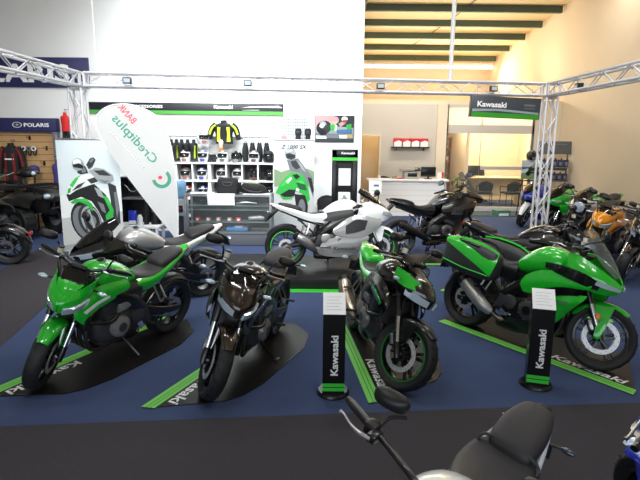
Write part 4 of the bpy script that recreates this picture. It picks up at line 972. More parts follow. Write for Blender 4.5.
# ============================================================ flat pictures
ARTM = {k: mat('print_' + k, rgb(*c), .55) for k, c in dict(sky=(206, 218, 222), pale=(222, 228, 228), mid=(150, 158, 160), dark=(44, 48, 50), black=(18, 20, 22), green=(40, 165, 62), lime=(60, 190, 80), dgreen=(22, 84, 40), white=(240, 242, 242), skin=(206, 170, 150), pink=(190, 150, 150), tan=(170, 150, 100), blue=(70, 110, 150), road=(186, 190, 188), grass=(120, 150, 110), steel=(110, 116, 120), red=(170, 60, 60)).items()}
def art(m, o, xd, w, h, shapes):
    """flat printed shapes in (u, v) over a sheet whose lower left corner is o"""
    o, xd = V(o), V(xd).normalized(); nn = xd.cross(V((0, 0, 1)))
    for k, s_ in enumerate(shapes):
        mt = ARTM[s_[0]]; off = nn * (.0008 + .0005 * k)
        P = lambda u, v: o + xd * (u * w) + V((0, 0, v * h)) + off
        if s_[1] == 'e':
            _, _, cx, cy, rx, ry, a = s_; a = R(a)
            pts = []
            for j in range(22):
                q = 2 * math.pi * j / 22; x, y = rx * math.cos(q), ry * math.sin(q)
                pts.append(P(cx + x * math.cos(a) - y * math.sin(a) * h / w, cy + x * math.sin(a) * w / h + y * math.cos(a)))
            m.poly(pts, mt)
        else: m.poly([P(u, v) for u, v in s_[1]], mt)
def traced(shapes, x0, x1, y0, y1, sl=0.0):
    """picture shapes drawn on an x/y sheet -> (u, v) of the print"""
    out = []
    fu = lambda x, y: (x - x0 - sl * (y - y0)) / (x1 - x0); fv = lambda y: 1 - (y - y0) / (y1 - y0)
    for s_ in shapes:
        if s_[1] == 'e': out.append((s_[0], 'e', fu(s_[2], s_[3]), fv(s_[3]), s_[4] / (x1 - x0), s_[5] / (y1 - y0), s_[6]))
        else: out.append((s_[0], [(min(1, max(0, fu(x, y))), min(1, max(0, fv(y)))) for x, y in s_[1]]))
    return out
RIDER = traced([('pale', [(0, 240), (300, 200), (300, 480), (0, 480)]), ('road', [(30, 330), (270, 300), (280, 480), (30, 480)]), ('mid', [(40, 440), (270, 400), (270, 420), (40, 468)]),
    ('dark', [(212, 185), (244, 200), (258, 285), (262, 350), (240, 352), (228, 300), (222, 245)]), ('steel', [(236, 225), (246, 222), (256, 290), (248, 330)]),
    ('black', [(52, 236), (100, 214), (160, 192), (205, 235), (228, 290), (236, 350), (205, 360), (175, 300), (150, 262), (110, 244), (62, 262)]),
    ('mid', [(160, 205), (185, 215), (200, 250), (176, 240)]), ('steel', [(172, 262), (196, 272), (206, 310), (190, 300)]),
    ('black', 'e', 128, 342, 58, 82, 14), ('steel', 'e', 122, 345, 44, 68, 14), ('dark', 'e', 142, 336, 44, 66, 12), ('mid', 'e', 146, 335, 37, 56, 12), ('black', 'e', 149, 336, 31, 48, 12), ('steel', 'e', 152, 338, 15, 22, 12), ('mid', [(132, 296), (142, 292), (168, 380), (160, 386)]),
    ('green', [(68, 266), (88, 252), (126, 250), (152, 272), (158, 300), (146, 296), (132, 276), (104, 264), (78, 272)]), ('lime', [(92, 255), (124, 253), (140, 264), (112, 260)]),
    ('green', [(192, 234), (214, 246), (236, 296), (232, 330), (208, 346), (204, 318), (220, 296), (206, 266)]), ('lime', [(198, 240), (212, 250), (226, 286), (214, 270)]),
    ('pale', [(56, 228), (66, 196), (88, 168), (118, 150), (168, 156), (180, 186), (148, 196), (104, 208), (66, 236)]), ('lime', [(66, 198), (88, 170), (112, 156), (98, 176), (78, 208)]), ('dark', [(74, 222), (98, 196), (128, 184), (110, 204)]), ('white', [(100, 168), (132, 158), (124, 172), (104, 182)]), ('green', [(60, 214), (72, 206), (70, 226), (58, 232)]), ('dark', [(134, 176), (162, 166), (178, 182), (150, 192)]),
    ('mid', [(140, 142), (168, 128), (200, 134), (234, 158), (238, 178), (214, 192), (186, 188), (164, 168)]), ('dark', [(160, 140), (198, 138), (228, 160), (210, 160), (182, 158)]), ('steel', [(176, 172), (206, 180), (222, 176), (204, 190)]),
    ('dark', [(98, 128), (128, 122), (140, 150), (112, 156), (98, 150)]), ('steel', [(112, 134), (126, 128), (132, 146), (116, 150)]),
    ('dark', [(132, 118), (146, 94), (160, 88), (168, 98), (156, 122), (142, 134)]), ('steel', [(144, 102), (158, 92), (162, 98), (150, 112)]),
    ('mid', 'e', 101, 117, 23, 24, 0), ('pale', 'e', 97, 108, 16, 12, 10), ('black', [(80, 118), (104, 112), (122, 122), (120, 134), (100, 130), (84, 128)])], 15, 253, 20, 462, .055)
RIDER2 = traced([('grass', [(30, 210), (80, 230), (120, 215), (240, 205), (290, 225), (290, 340), (30, 340)]), ('road', [(30, 330), (290, 310), (290, 640), (30, 640)]), ('sky', [(34, 22), (72, 22), (60, 200), (34, 210)]),
    ('steel', [(112, 150), (182, 138), (222, 195), (266, 255), (292, 345), (276, 400), (252, 330), (196, 240), (132, 222)]), ('dark', [(136, 160), (168, 152), (196, 200), (170, 214), (146, 190)]), ('mid', [(176, 150), (204, 180), (232, 232), (206, 212)]), ('black', [(240, 262), (264, 270), (288, 350), (270, 372)]),
    ('mid', 'e', 135, 112, 36, 40, 0), ('dark', [(106, 112), (128, 104), (164, 116), (168, 136), (140, 150), (112, 140)]), ('white', [(112, 92), (142, 80), (150, 88), (120, 100)]), ('black', [(118, 118), (150, 122), (154, 134), (122, 132)]),
    ('pale', [(52, 150), (76, 112), (96, 110), (82, 160), (74, 210), (56, 214)]),
    ('green', [(44, 372), (62, 330), (104, 268), (148, 232), (214, 250), (244, 318), (256, 410), (234, 446), (204, 372), (152, 352), (96, 392)]), ('lime', [(70, 330), (106, 282), (140, 246), (132, 276), (96, 322)]), ('white', [(108, 292), (140, 262), (146, 274), (120, 308)]),
    ('black', [(72, 382), (128, 346), (168, 350), (158, 392), (98, 404)]), ('black', [(148, 250), (176, 242), (196, 262), (170, 280)]), ('dgreen', [(170, 300), (226, 300), (236, 352), (190, 344)]), ('lime', [(168, 292), (206, 284), (230, 312), (196, 304)]), ('white', [(172, 336), (192, 344), (186, 362), (170, 352)]),
    ('black', [(160, 376), (226, 384), (244, 452), (236, 560), (180, 560)]), ('steel', 'e', 206, 470, 22, 60, 0), ('green', [(60, 372), (96, 398), (150, 396), (140, 412), (90, 414)])], 35, 280, 20, 630)
RACE = [('pink', [(0, .55), (.55, .6), (.5, 1), (0, 1)]), ('dark', [(.55, .6), (1, .55), (1, 1), (.5, 1)]), ('steel', [(0, 0), (1, 0), (1, .30), (0, .34)]), ('dark', [(0, .0), (1, 0), (1, .12), (0, .16)]),
    ('black', 'e', .22, .55, .20, .26, 20), ('mid', 'e', .20, .66, .09, .14, 20), ('dark', 'e', .30, .50, .09, .18, -20), ('white', [(.10, .60), (.2, .74), (.24, .64), (.16, .52)]), ('black', [(.05, .4), (.22, .5), (.3, .28), (.15, .24)]),
    ('pink', 'e', .52, .84, .09, .14, 0), ('skin', [(.44, .78), (.58, .80), (.54, .68), (.46, .70)]), ('green', [(.38, .66), (.50, .68), (.52, .44), (.40, .44)]), ('white', [(.52, .66), (.57, .64), (.54, .42), (.50, .42)]),
    ('pink', [(.60, .70), (.74, .82), (.80, .74), (.66, .58)]), ('white', 'e', .76, .88, .08, .10, 0), ('red', [(.70, .84), (.84, .86), (.80, .74), (.72, .74)]), ('green', [(.80, .66), (.94, .70), (.94, .46), (.84, .44)]), ('blue', [(.56, .46), (.96, .50), (.96, .32), (.56, .34)]),
    ('white', [(.62, .27), (.83, .27), (.83, .14), (.64, .14)]), ('tan', [(.84, .30), (.98, .30), (.98, .16), (.84, .16)]), ('pale', [(.02, .24), (.28, .22), (.30, .12), (.02, .12)])]
def rollup(label, x, y, w, h, rz, shapes, head=None, z0=.09, sheet='pale'):
    t = empty('roll_up_banner', (x, y, 0), rz, label, 'banner')
    m = MB(); m.box((0, 0, z0 + (h - z0) / 2), (w, .006, h - z0), ARTM[sheet]); art(m, (-w / 2, -.003, z0), (1, 0, 0), w, h - z0, shapes)
    if head: m.text(head, (0, -.012, h - .14), (1, 0, 0), (0, 0, 1), w * .62, .09, DARKG, off=.0, shear=.3)
    m.build('printed_sheet', t)
    m = MB(); m.box((0, 0, .045), (w + .04, .11, .09), STEEL, bev=.02); m.build('base_cassette', t)
    m = MB(); m.box((0, 0, h), (w + .01, .02, .03), STEEL, bev=.006); m.build('top_rail', t)
    m = MB(); m.cyl((0, .03, .05), (0, .03, h), .009, STEEL, n=8); m.build('support_pole', t)
    return t
rollup('tall pale roll-up banner showing a rider on a black and green bike', -3.965, 8.95, 1.04, 2.02, 3, RIDER, sheet='sky')
rollup('roll-up poster of a green motorcycle beside the helmet shelves', -.57, 11.2, .86, 2.04, -3, RIDER2, head='Z 1000 SX', sheet='pale')

# feather flag, seen from its back: the lettering is reversed
t = empty('feather_flag', (-2.31, 8.3, 0), 0, 'white teardrop flag with green and red reversed lettering', 'flag')
def fl(px, py):     # outline given as x, z at the flag
    return V((px + 2.31, 0, py))
edge = [fl(-2.31, .40), fl(-2.29, 1.0), fl(-2.32, 1.64), fl(-2.40, 2.10), fl(-2.54, 2.36), fl(-2.81, 2.515), fl(-3.10, 2.565), fl(-3.36, 2.50), fl(-3.50, 2.36), fl(-3.50, 2.16), fl(-3.38, 1.90)]
left = [fl(-3.38, 1.90), fl(-3.06, 1.42), fl(-2.65, .85), fl(-2.31, .40)]
e1 = catmull(edge, 5); e2 = catmull(left, 4)
m = MB(); m.prism(list(e1) + list(e2)[1:-1], (0, .004, 0), fabric_lit('flag_fabric', rgb(248, 249, 249)))
FG = mat('flag_green_print', rgb(66, 148, 122), .7); FR = mat('flag_red_print', rgb(214, 70, 88), .7); FGREY = mat('flag_grey_print', rgb(200, 204, 206), .7)
xd = V((-.66, 0, .75)); yd = V((.75, 0, .66)); fo = V((0, -.001, 0))
c = fl(-2.93, 2.02)
m.text('Creditplus', c + fo, xd, yd, .92, .19, FG, bold=.012)
m.text('BANK', c + fo + xd * .36 + yd * .20 , xd, yd, .34, .105, FR, bold=.012)
m.text('FINANCE MADE EASY', c + fo - yd * .19 - xd * .12, xd, yd, .62, .045, FGREY, bold=0) if False else None
for k in range(16): m.poly([c + fo - yd * .20 + xd * (-.42 + .05 * k), c + fo - yd * .20 + xd * (-.39 + .05 * k), c + fo - yd * .165 + xd * (-.39 + .05 * k), c + fo - yd * .165 + xd * (-.42 + .05 * k)], FGREY)
cc = fl(-2.53, 1.42) + fo
ring = lambda r, a: cc + V((math.cos(R(a)) * r, 0, math.sin(R(a)) * r))
for k in range(16):
    a0, a1 = 190 + 220 * k / 16, 190 + 220 * (k + 1) / 16; m.poly([ring(.155, a0), ring(.155, a1), ring(.10, a1), ring(.10, a0)], FG)
m.poly([cc + V((math.cos(a * .6) * .035 - .02, 0, math.sin(a * .6) * .03 + .015)) for a in range(10)], FR)
m.build('flag_sheet', t)
m = MB(); m.tube([fl(-2.31, .02)] + [p for p in e1], .011, mat('flag_pole', rgb(225, 226, 228), .4), n=8); m.build('flag_pole', t)
m = MB(); 
for a in (40, 140, 220, 320): m.bar((0, 0, .02), (math.cos(R(a)) * .38, math.sin(R(a)) * .38, .012), .05, .02, STEEL)
m.cyl((0, 0, 0), (0, 0, .12), .025, STEEL); m.build('cross_base', t)

# ============================================================ left wall: signs and slat wall
t = empty('wall_sign', (-6.70, 11.97, 3.13), 0, 'large navy sign with white letters high on the left wall', 'sign')
m = MB(); m.box((-.02, 0, .32), (3.16, .05, .64), NAVY, bev=.004); m.text('POLARIS', (-.22, -.028, .30), (1, 0, 0), (0, 0, 1), 2.72, .40, LETTER, bold=.035); m.build('sign_panel', t)
t = empty('slat_wall', (-6.85, 11.9, 0), 0, 'tan slatted display wall with grey side posts under a navy header', 'display wall')
m = MB(); m.box((0, .04, 1.08), (1.72, .04, 2.14), WOOD)
for k in range(15): m.box((0, .018, .12 + .14 * k), (1.72, .006, .012), mat('slat_groove', rgb(120, 92, 62), .7))
m.build('slat_board', t)
for x in (-.90, .90): m = MB(); m.box((x, .0, 1.08), (.10, .16, 2.16), mat('post_grey', rgb(112, 114, 122), .4, .3), bev=.01); m.build('side_post', t)
m = MB(); m.box((0, 0, 2.31), (1.92, .16, .30), NAVY, bev=.006); m.text('POLARIS', (.52, -.082, 2.31), (1, 0, 0), (0, 0, 1), .56, .085, LETTER, bold=.03)
for k in range(20):
    a0, a1 = 2 * math.pi * k / 20, 2 * math.pi * (k + 1) / 20; q = lambda r, a: V((.09 + math.cos(a) * r * 1.7, -.082, 2.31 + math.sin(a) * r)); m.poly([q(.062, a0), q(.062, a1), q(.052, a1), q(.052, a0)], LETTER)
for a in range(0, 360, 90):
    q = V((.09, -.082, 2.31)); d1 = V((math.cos(R(a)) * 1.3, 0, math.sin(R(a)))) * .04; d2 = V((-math.sin(R(a)), 0, math.cos(R(a)))) * .008; m.poly([q + d1, q + d2, q - d2], LETTER)
m.build('header_sign', t)

def garment(name, label, loc, rz, mt, acc=None, w=.22, d=.09, h=.62, group=None, cat='jacket', sleeves=True, peg=0, slim=False):
    t = empty(name, loc, rz, label, cat, group); m = MB()
    if slim: secs = ((-h, .0, w * .30, d * .7), (-h * .7, 0, w * .5, d), (-h * .35, 0, w * .46, d), (-h * .1, 0, w * .3, d * .7), (0, 0, w * .12, d * .4))
    else: secs = ((-h, 0, w * .92, d), (-h * .6, 0, w * .86, d * 1.05), (-h * .3, 0, w, d * 1.1), (-h * .1, 0, w * .9, d), (-.02, 0, w * .36, d * .7), (.05, 0, w * .30, d * .6))
    m.loft(secs, mt, n=18, ex=2.8, sm=3, axis='z'); b = m.build('garment_body', t)
    if sleeves:
        for sg in (1, -1):
            m = MB(); m.tube([(sg * w * .78, 0, -.05), (sg * w * 1.18, 0, -h * .28), (sg * w * 1.42, -.02, -h * .58), (sg * w * 1.52, -.03, -h * .80)], [.075, .07, .062, .05], mt, n=12, sm=3)
            m.build('sleeve', t)
            if acc:
                m = MB(); m.tube([(sg * w * .80, -.06, -.05), (sg * w * 1.20, -.062, -h * .28), (sg * w * 1.44, -.07, -h * .56)], .026, acc, n=8, sm=3); m.build('sleeve_stripe', t)
    if acc:
        for sg in (1, -1):
            m = MB(); m.surf([[(sg * w * .30, -d * 1.12, -h * .22), (sg * w * .62, -d * 1.0, -h * .20)], [(sg * w * .38, -d * 1.10, -h * .55), (sg * w * .66, -d * .98, -h * .55)], [(sg * w * .30, -d * 1.05, -h * .9), (sg * w * .7, -d * .9, -h * .9)]], acc, t=.008, nv=2, nu=2); m.build('chest_panel', t)
    if peg: m = MB(); m.cyl((0, -.02, .115), (0, peg, .115), .008, STEEL, n=8); m.build('wall_peg', t)
    m = MB(); m.tube([(0, 0, .02), (0, 0, .09), (.02, 0, .12), (0, .03, .13)], .005, STEEL, n=6); m.tube([(-w * .6, 0, -.03), (0, 0, .03), (w * .6, 0, -.03)], .008, BLACK, n=6); m.build('hanger_hook', t)
    return t
FLUO = mat('fluo_yellow_fabric', rgb(190, 214, 50), .7); FABB = mat('black_fabric', rgb(26, 27, 30), .8, var=.2, scale=40); FABR = mat('dark_red_fabric', rgb(120, 24, 26), .8); FABP = mat('purple_fabric', rgb(58, 50, 112), .8)
FABRED = mat('red_fabric', rgb(205, 36, 36), .7); FABW = mat('white_fabric', rgb(232, 232, 232), .8)
j = garment('riding_jacket', 'black and dark red riding jacket hanging on the tan slat wall', (-6.90, 11.74, 1.86), 0, FABB, FABR, w=.185, d=.10, h=.85, peg=.18)
m = MB(); m.box((-.0, -.108, -.30), (.20, .012, .03), LETTER); m.build('chest_lettering', j)
garment('riding_suit', 'red and black suit hanging on the wall beside the left truss column', (-5.70, 11.86, 2.54), 0, FABRED, None, w=.09, d=.07, h=.36, sleeves=False, peg=.14)
for sg in (1, -1): m = MB(); m.tube([(sg * .035, 0, -.33), (sg * .05, 0, -.5), (sg * .055, 0, -.68)], [.045, .04, .035], FABB, n=10, sm=2); m.build('trouser_leg', bpy.data.objects['riding_suit'])
garment('riding_jacket', 'purple jacket hung edge-on beside the grey slat wall post', (-5.86, 11.7, 1.50), 82, FABP, w=.18, d=.06, h=.5, sleeves=False)
tag(MB().bar((-5.88, 12.0, 1.625), (-5.88, 11.60, 1.625), .02, .02, SATIN).bar((-5.70, 12.0, 1.685), (-5.70, 11.60, 1.685), .02, .02, SATIN).bar((-5.90, 11.99, 1.655), (-5.68, 11.99, 1.655), .10, .02, SATIN).build('coat_hook_rail'), 'black double coat hook on the wall holding the purple and dark red jackets', 'hook')
garment('riding_jacket', 'dark red jacket hung edge-on behind the tall rider banner', (-5.70, 11.72, 1.56), 82, FABR, w=.18, d=.045, h=.6, sleeves=False)
for k in range(4):
    t = empty('goggles', (-6.77 + .115 * k, 11.80, 1.79), 0, 'off-road goggles with dark strap on the slat wall, %s of four' % ('leftmost', 'second', 'third', 'rightmost')[k], 'goggles', 'goggles on the slat wall')
    m = MB(); m.lathe([(.034, -.02), (.052, -.02), (.052, .02), (.036, .02)], (0, 0, 0), (.15, -1, .1), WHITE if k % 2 else STEEL, n=16, closed=True); m.build('goggle_frame', t)
    m = MB(); m.ell((0, -.002, 0), (.045, .018, .036), LENSD); m.build('goggle_lens', t)
    m = MB(); m.tube([(-.04, .02, -.01), (-.03, .03, -.11), (.0, .03, -.15), (.03, .03, -.11), (.04, .02, -.01)], .012, FABB, n=6, sm=2); m.cyl((0, .02, .03), (0, .11, .05), .004, STEEL, n=6); m.build('strap', t)
t = empty('cap', (-6.36, 11.6, 1.02), 20, 'blue and white cap on a low stand below the goggles', 'cap')
m = MB(); m.cyl((0, 0, -1.02), (0, 0, .28), .02, SATIN); m.lathe([(.16, -1.02), (.16, -1.0), (0, -1.0)], (0, 0, 0), (0, 0, 1), SATIN); m.build('cap_stand', t)
m = MB(); m.ell((0, 0, .32), (.12, .13, .10), FABP); m.build('cap_crown', t); m = MB(); m.ell((0, -.12, .28), (.09, .10, .012), FABW); m.build('cap_peak', t)
for (x, z, lab) in ((-6.56, 2.03, 'bare wire hook high on the slat wall above the riding jacket'), (-6.2, 1.80, 'bare wire hook on the slat wall right of the goggles'), (-6.28, 1.46, 'bare wire hook on the slat wall under the goggles')):
    t = tag(MB().tube([(x, 11.93, z), (x, 11.80, z), (x, 11.77, z + .05)], .007, SATIN, n=6).box((x, 11.925, z), (.05, .01, .10), SATIN).build('wall_hook'), lab, 'hook', 'wire hooks on the slat wall')

# ============================================================ black sign strip on the white wall
t = empty('wall_sign', (-3.05, 11.985, 2.58), 0, 'long black and green sign strip across the white wall', 'sign')
m = MB(); m.box((0, 0, .125), (4.40, .03, .25), mat('sign_black', rgb(30, 30, 38), .4), bev=.003)
m.box((0, -.016, .04), (4.40, .004, .08), mat('sign_green', rgb(70, 150, 58), .5))
m.text('Kawasaki', (.86, -.0185, .17), (1, 0, 0), (0, 0, 1), .42, .075, LETTER, bold=.035)
m.text('ACCESSORIES', (-.86, -.0185, .165), (1, 0, 0), (0, 0, 1), .72, .065, LETTER, bold=.02)
m.poly([(1.25, -.0185, .155), (1.5, -.0185, .19), (2.1, -.0185, .205), (2.18, -.0185, .16), (1.6, -.0185, .165)], mat('sign_swoosh', rgb(214, 196, 206), .5)); m.poly([(1.28, -.0185, .11), (1.66, -.0185, .115), (1.66, -.0185, .10), (1.28, -.0185, .098)], STEEL)
m.build('sign_panel', t)

# ============================================================ helmet shelves
SHELFW = mat('white_laminate', rgb(236, 236, 234), .5)
def cube_shelf(label, x0, x1, ncol, y0=11.52, rows=(.02, .34, .73, 1.13, 1.52)):
    t = empty('cube_shelf', ((x0 + x1) / 2, y0, 0), 0, label, 'shelf', 'white cube shelves on the back wall'); hw = (x1 - x0) / 2
    m = MB()
    for i in range(ncol + 1): x = -hw + .015 + (2 * hw - .03) * i / ncol; m.box((x, .19, .76), (.03, .38, 1.50), SHELFW)
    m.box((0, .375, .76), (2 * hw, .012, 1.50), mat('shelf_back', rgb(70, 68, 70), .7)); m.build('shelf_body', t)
    for z in rows: m = MB(); m.box((0, .185, z), (2 * hw, .40, .035), SHELFW, bev=.003); m.build('shelf_board', t)
    return t
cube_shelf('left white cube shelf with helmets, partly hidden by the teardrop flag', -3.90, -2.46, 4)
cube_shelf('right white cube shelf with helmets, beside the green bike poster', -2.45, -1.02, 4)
def helmet(label, loc, rz, base, acc, group='helmets on the cube shelves', visor=DSCREEN, s=1.0):
    t = empty('helmet', loc, rz, label, 'helmet', group); m = MB()
    m.loft([(0, .0, .095 * s, .105 * s), (.03 * s, -.004, .112 * s, .128 * s), (.09 * s, -.006 * s, .125 * s, .148 * s), (.15 * s, 0, .128 * s, .15 * s), (.21 * s, .008, .105 * s, .125 * s), (.25 * s, .012, .06 * s, .07 * s), (.262 * s, .015, .012, .014)], base, n=24, ex=2.2, sm=3, axis='z'); m.build('shell', t)
    m = MB(); m.surf([[(-.126 * s, -.03 * s, .11 * s), (-.085 * s, -.128 * s, .105 * s), (0, -.158 * s, .10 * s), (.085 * s, -.128 * s, .105 * s), (.126 * s, -.03 * s, .11 * s)], [(-.128 * s, -.02 * s, .15 * s), (-.088 * s, -.122 * s, .155 * s), (0, -.153 * s, .157 * s), (.088 * s, -.122 * s, .155 * s), (.128 * s, -.02 * s, .15 * s)], [(-.118 * s, -.02 * s, .19 * s), (-.078 * s, -.108 * s, .20 * s), (0, -.134 * s, .205 * s), (.078 * s, -.108 * s, .20 * s), (.118 * s, -.02 * s, .19 * s)]], visor, t=.004, nu=3, nv=2); m.build('visor', t)
    m = MB(); m.surf([[(-.06 * s, -.138 * s, .075 * s), (0, -.158 * s, .085 * s), (.06 * s, -.138 * s, .075 * s)], [(-.045 * s, -.13 * s, .02 * s), (0, -.142 * s, .015 * s), (.045 * s, -.13 * s, .02 * s)]], acc, t=-.01, nv=2); m.build('chin_vent', t)
    m = MB()
    for sg in (1, -1): m.surf([[(sg * .03 * s, -.112 * s, .225 * s), (sg * .075 * s, -.09 * s, .215 * s)], [(sg * .035 * s, -.03 * s, .266 * s), (sg * .09 * s, -.02 * s, .238 * s)], [(sg * .03 * s, .08 * s, .256 * s), (sg * .085 * s, .08 * s, .225 * s)]], acc, t=-.004 * 1, nv=2)
    m.build('crown_stripe', t)
    return t
BR = mat('brown_paint', rgb(110, 80, 76), .3, coat=.6); PK = mat('dusty_red_paint', rgb(168, 110, 112), .3, coat=.6); MBLK = mat('matt_black_paint', rgb(30, 30, 31), .6); LBL = mat('blue_violet_paint', rgb(90, 92, 170), .3, coat=.6)
def hx(px, Y=11.66): return (px - 320) / 520 * (Y * .982 + .14)
ZS = (1.5385, 1.1485, .7485)
for px, row, b_, a_, lab in (
    (185, 0, WHITEP, PK, 'white and dusty red helmet on the shelf top nearest the teardrop flag'), (203, 0, WHITEP, LBL, 'white and violet helmet on the shelf top under the wall jacket'),
    (222.5, 0, WHITEP, GREYPL, 'plain white helmet on the shelf top right of the small gloves'), (236, 0, GLOSSB, SILVERP, 'black and silver helmet on the shelf top right of the plain white one'),
    (253.5, 0, WHITEP, BR, 'white and brown helmet on the shelf top in front of the hanging black trousers'), (268, 0, MBLK, BLACK, 'matt black helmet at the right end of the shelf top'),
    (185, 1, SILVERP, PK, 'silver and dusty red helmet in the second row nearest the flag'), (201.5, 1, WHITEP, LBL, 'white and violet helmet in the second row, left shelf'),
    (221, 1, WHITEP, GREYPL, 'white helmet in the second row, first cube of the right shelf'), (237, 1, WHITEP, SILVERP, 'white helmet in the second row, second cube of the right shelf'),
    (253.5, 1, GLOSSB, BR, 'black and brown helmet in the second row of the right shelf'), (269, 1, MBLK, BLACK, 'matt black helmet in the second row at the right end'),
    (186, 2, WHITEP, REDP, 'white and red helmet in the third row nearest the flag'), (202, 2, WHITEP, BLUEP, 'white and blue helmet in the third row, left shelf'), (269, 2, GLOSSB, DARKG, 'black helmet in the third row behind the rucksack')):
    helmet(lab, (hx(px), 11.68, ZS[row]), 0, b_, a_)
# gloves on the shelf top
for k, px in enumerate((209.5, 214)):
    t = empty('glove', (hx(px), 11.64, 1.5385), 0, 'black motorcycle glove standing upright on the shelf top, %s of the pair' % ('left one' if k == 0 else 'right one'), 'glove', 'pair of gloves on the shelf top')
    m = MB(); m.loft([(0, 0, .05, .03), (.06, 0, .048, .028), (.10, 0, .052, .022), (.125, 0, .045, .018)], FABB, n=12, axis='z'); m.build('glove_cuff', t)
    m = MB()
    for i in range(4): m.tube([(-.036 + .024 * i, 0, .115), (-.038 + .025 * i, -.01, .155), (-.038 + .025 * i, -.02, .185 - .012 * abs(i - 1.5))], [.013, .012, .009], FABB, n=8, sm=2)
    m.tube([(.045, -.01, .07), (.066, -.02, .10), (.07, -.028, .125)], [.014, .012, .009], FABB, n=8, sm=2); m.build('glove_fingers', t)
# clothing rails
t = empty('clothes_rail', (-3.05, 11.85, 2.10), 0, 'thin black rail on the wall above the left cube shelf', 'rail')
m = MB(); m.cyl((-.42, -.12, 0), (.42, -.12, 0), .010, SATIN, n=8); m.build('rail_bar', t)
for x in (-.36, .36): m = MB(); m.bar((x, .13, 0), (x, -.12, 0), .02, .02, SATIN); m.build('rail_bracket', t)
for k, px in enumerate((166, 171.5, 177, 182, 188, 194)):
    garment('riding_jacket', ('black jacket edge-on at the flag end of the left rail', 'black and fluorescent yellow jacket edge-on, second on the left rail', 'black jacket with broad yellow side, third on the left rail', 'dark jacket edge-on, fourth on the left rail', 'black jacket edge-on, fifth on the left rail', 'black and yellow jacket at the right end of the left rail')[k],
        (hx(px, 11.72), 11.73, 1.98), 82, FABB, FLUO if k in (1, 2, 5) else None, w=.17, d=.05, h=.40, sleeves=False, group='jackets on the left clothes rail')
t = empty('clothes_rail', (-1.36, 11.85, 2.08), 0, 'thin black rail on the wall above the right cube shelf', 'rail')
m = MB(); m.cyl((-.36, -.12, 0), (.36, -.12, 0), .010, SATIN, n=8); m.build('rail_bar', t)
for x in (-.3, .3): m = MB(); m.bar((x, .13, 0), (x, -.12, 0), .02, .02, SATIN); m.build('rail_bracket', t)
for k, px in enumerate((245, 252, 259, 266)):
    garment('riding_trousers', 'folded black trousers hanging on the right rail, %s of four' % ('leftmost', 'second', 'third', 'rightmost')[k], (hx(px, 11.7), 11.73, 1.97), 70, FABB, w=.20, d=.055, h=.42, sleeves=False, slim=True, cat='trousers', group='black trousers on the right rail')
# display jacket on its board
t = empty('display_board', (-2.16, 11.963, 1.74), 0, 'pale grey board on the wall behind the yellow and black jacket', 'board')
m = MB(); m.box((0, .02, .17), (.76, .03, .36), mat('board_grey', rgb(205, 205, 204), .6), bev=.003); m.box((0, .0, .345), (.80, .03, .02), STEEL); m.build('board_panel', t)
garment('riding_jacket', 'black and fluorescent yellow jacket spread on the wall above the helmets', (-2.15, 11.76, 2.40), 0, FABB, FLUO, w=.215, d=.075, h=.46, peg=.24)
h_ = helmet('white and red helmet hung on the wall left of the yellow jacket', (hx(202.5), 11.72, 1.93), 25, WHITEP, PK, group='helmets on the wall')
m = MB(); m.cyl((-.03, .08, .12), (-.10, .26, .12), .012, STEEL, n=8); m.build('wall_peg', h_)
t = empty('glove', (hx(221.5), 11.6, 1.86), 0, 'small white and orange glove hung below the yellow jacket', 'glove')
m = MB(); m.loft([(0, 0, .035, .03), (.07, 0, .045, .035), (.13, 0, .05, .03), (.17, 0, .03, .02)], mat('cream_leather', rgb(225, 205, 180), .6), n=12, axis='z'); m.build('glove_palm', t)
m = MB(); m.loft([(-.05, 0, .05, .03), (0, 0, .037, .031)], ORANGE, n=12, axis='z'); m.build('glove_cuff', t)
m = MB(); m.cyl((0, .0, .16), (0, .35, .16), .006, STEEL, n=8); m.build('wall_peg', t)
# wire grid with boots and gloves
t = empty('wire_grid', (-.58, 11.95, 2.02), 0, 'white wire grid panel on the wall above the green bike poster', 'grid panel')
m = MB()
for k in range(13): x = -.31 + .62 * k / 12; m.cyl((x, 0, 0), (x, 0, .54), .005, GREYPL, n=6)
for k in range(9): z = .54 * k / 8; m.cyl((-.31, 0, z), (.31, 0, z), .005, GREYPL, n=6)
m.build('grid_wires', t); m = MB(); m.box((-.02, -.12, -.01), (.84, .26, .02), SHELFW); m.build('grid_shelf', t)
for k, (px, mt) in enumerate(((297.5, FABB), (307, FABB))):
    t = empty('glove', (hx(px, 11.8), 11.80, 2.025), 0, ('black gauntlet standing on the grid shelf, left of the pair', 'black gauntlet standing at the right end of the grid shelf')[k], 'glove', 'gauntlets on the grid shelf')
    m = MB(); m.loft([(0, 0, .07, .05), (.10, 0, .055, .045), (.16, 0, .075, .05), (.24, 0, .07, .04), (.27, 0, .05, .03)], mt, n=14, axis='z'); m.build('gauntlet_body', t)
    m = MB(); m.ell((0, -.045, .18), (.05, .015, .03), DARKG); m.build('knuckle_guard', t)
for k, (px, mt) in enumerate(((284, PK), (289.5, FABW))):
    t = empty('riding_boot', (hx(px, 11.8), 11.80, 2.025), -60, ('dusty red riding shoe at the left end of the grid shelf', 'white riding shoe beside the red one on the grid shelf')[k], 'shoe', 'shoes on the grid shelf')
    m = MB(); m.loft([(-.11, .06, .035, .05), (-.05, .06, .042, .055), (.03, .045, .045, .042), (.10, .03, .042, .028), (.135, .025, .02, .02)], mt, n=14); m.build('shoe_upper', t)
    m = MB(); m.loft([(-.12, .008, .035, .008), (0, .008, .045, .008), (.14, .008, .025, .008)], BLACK, n=12); m.build('shoe_sole', t)
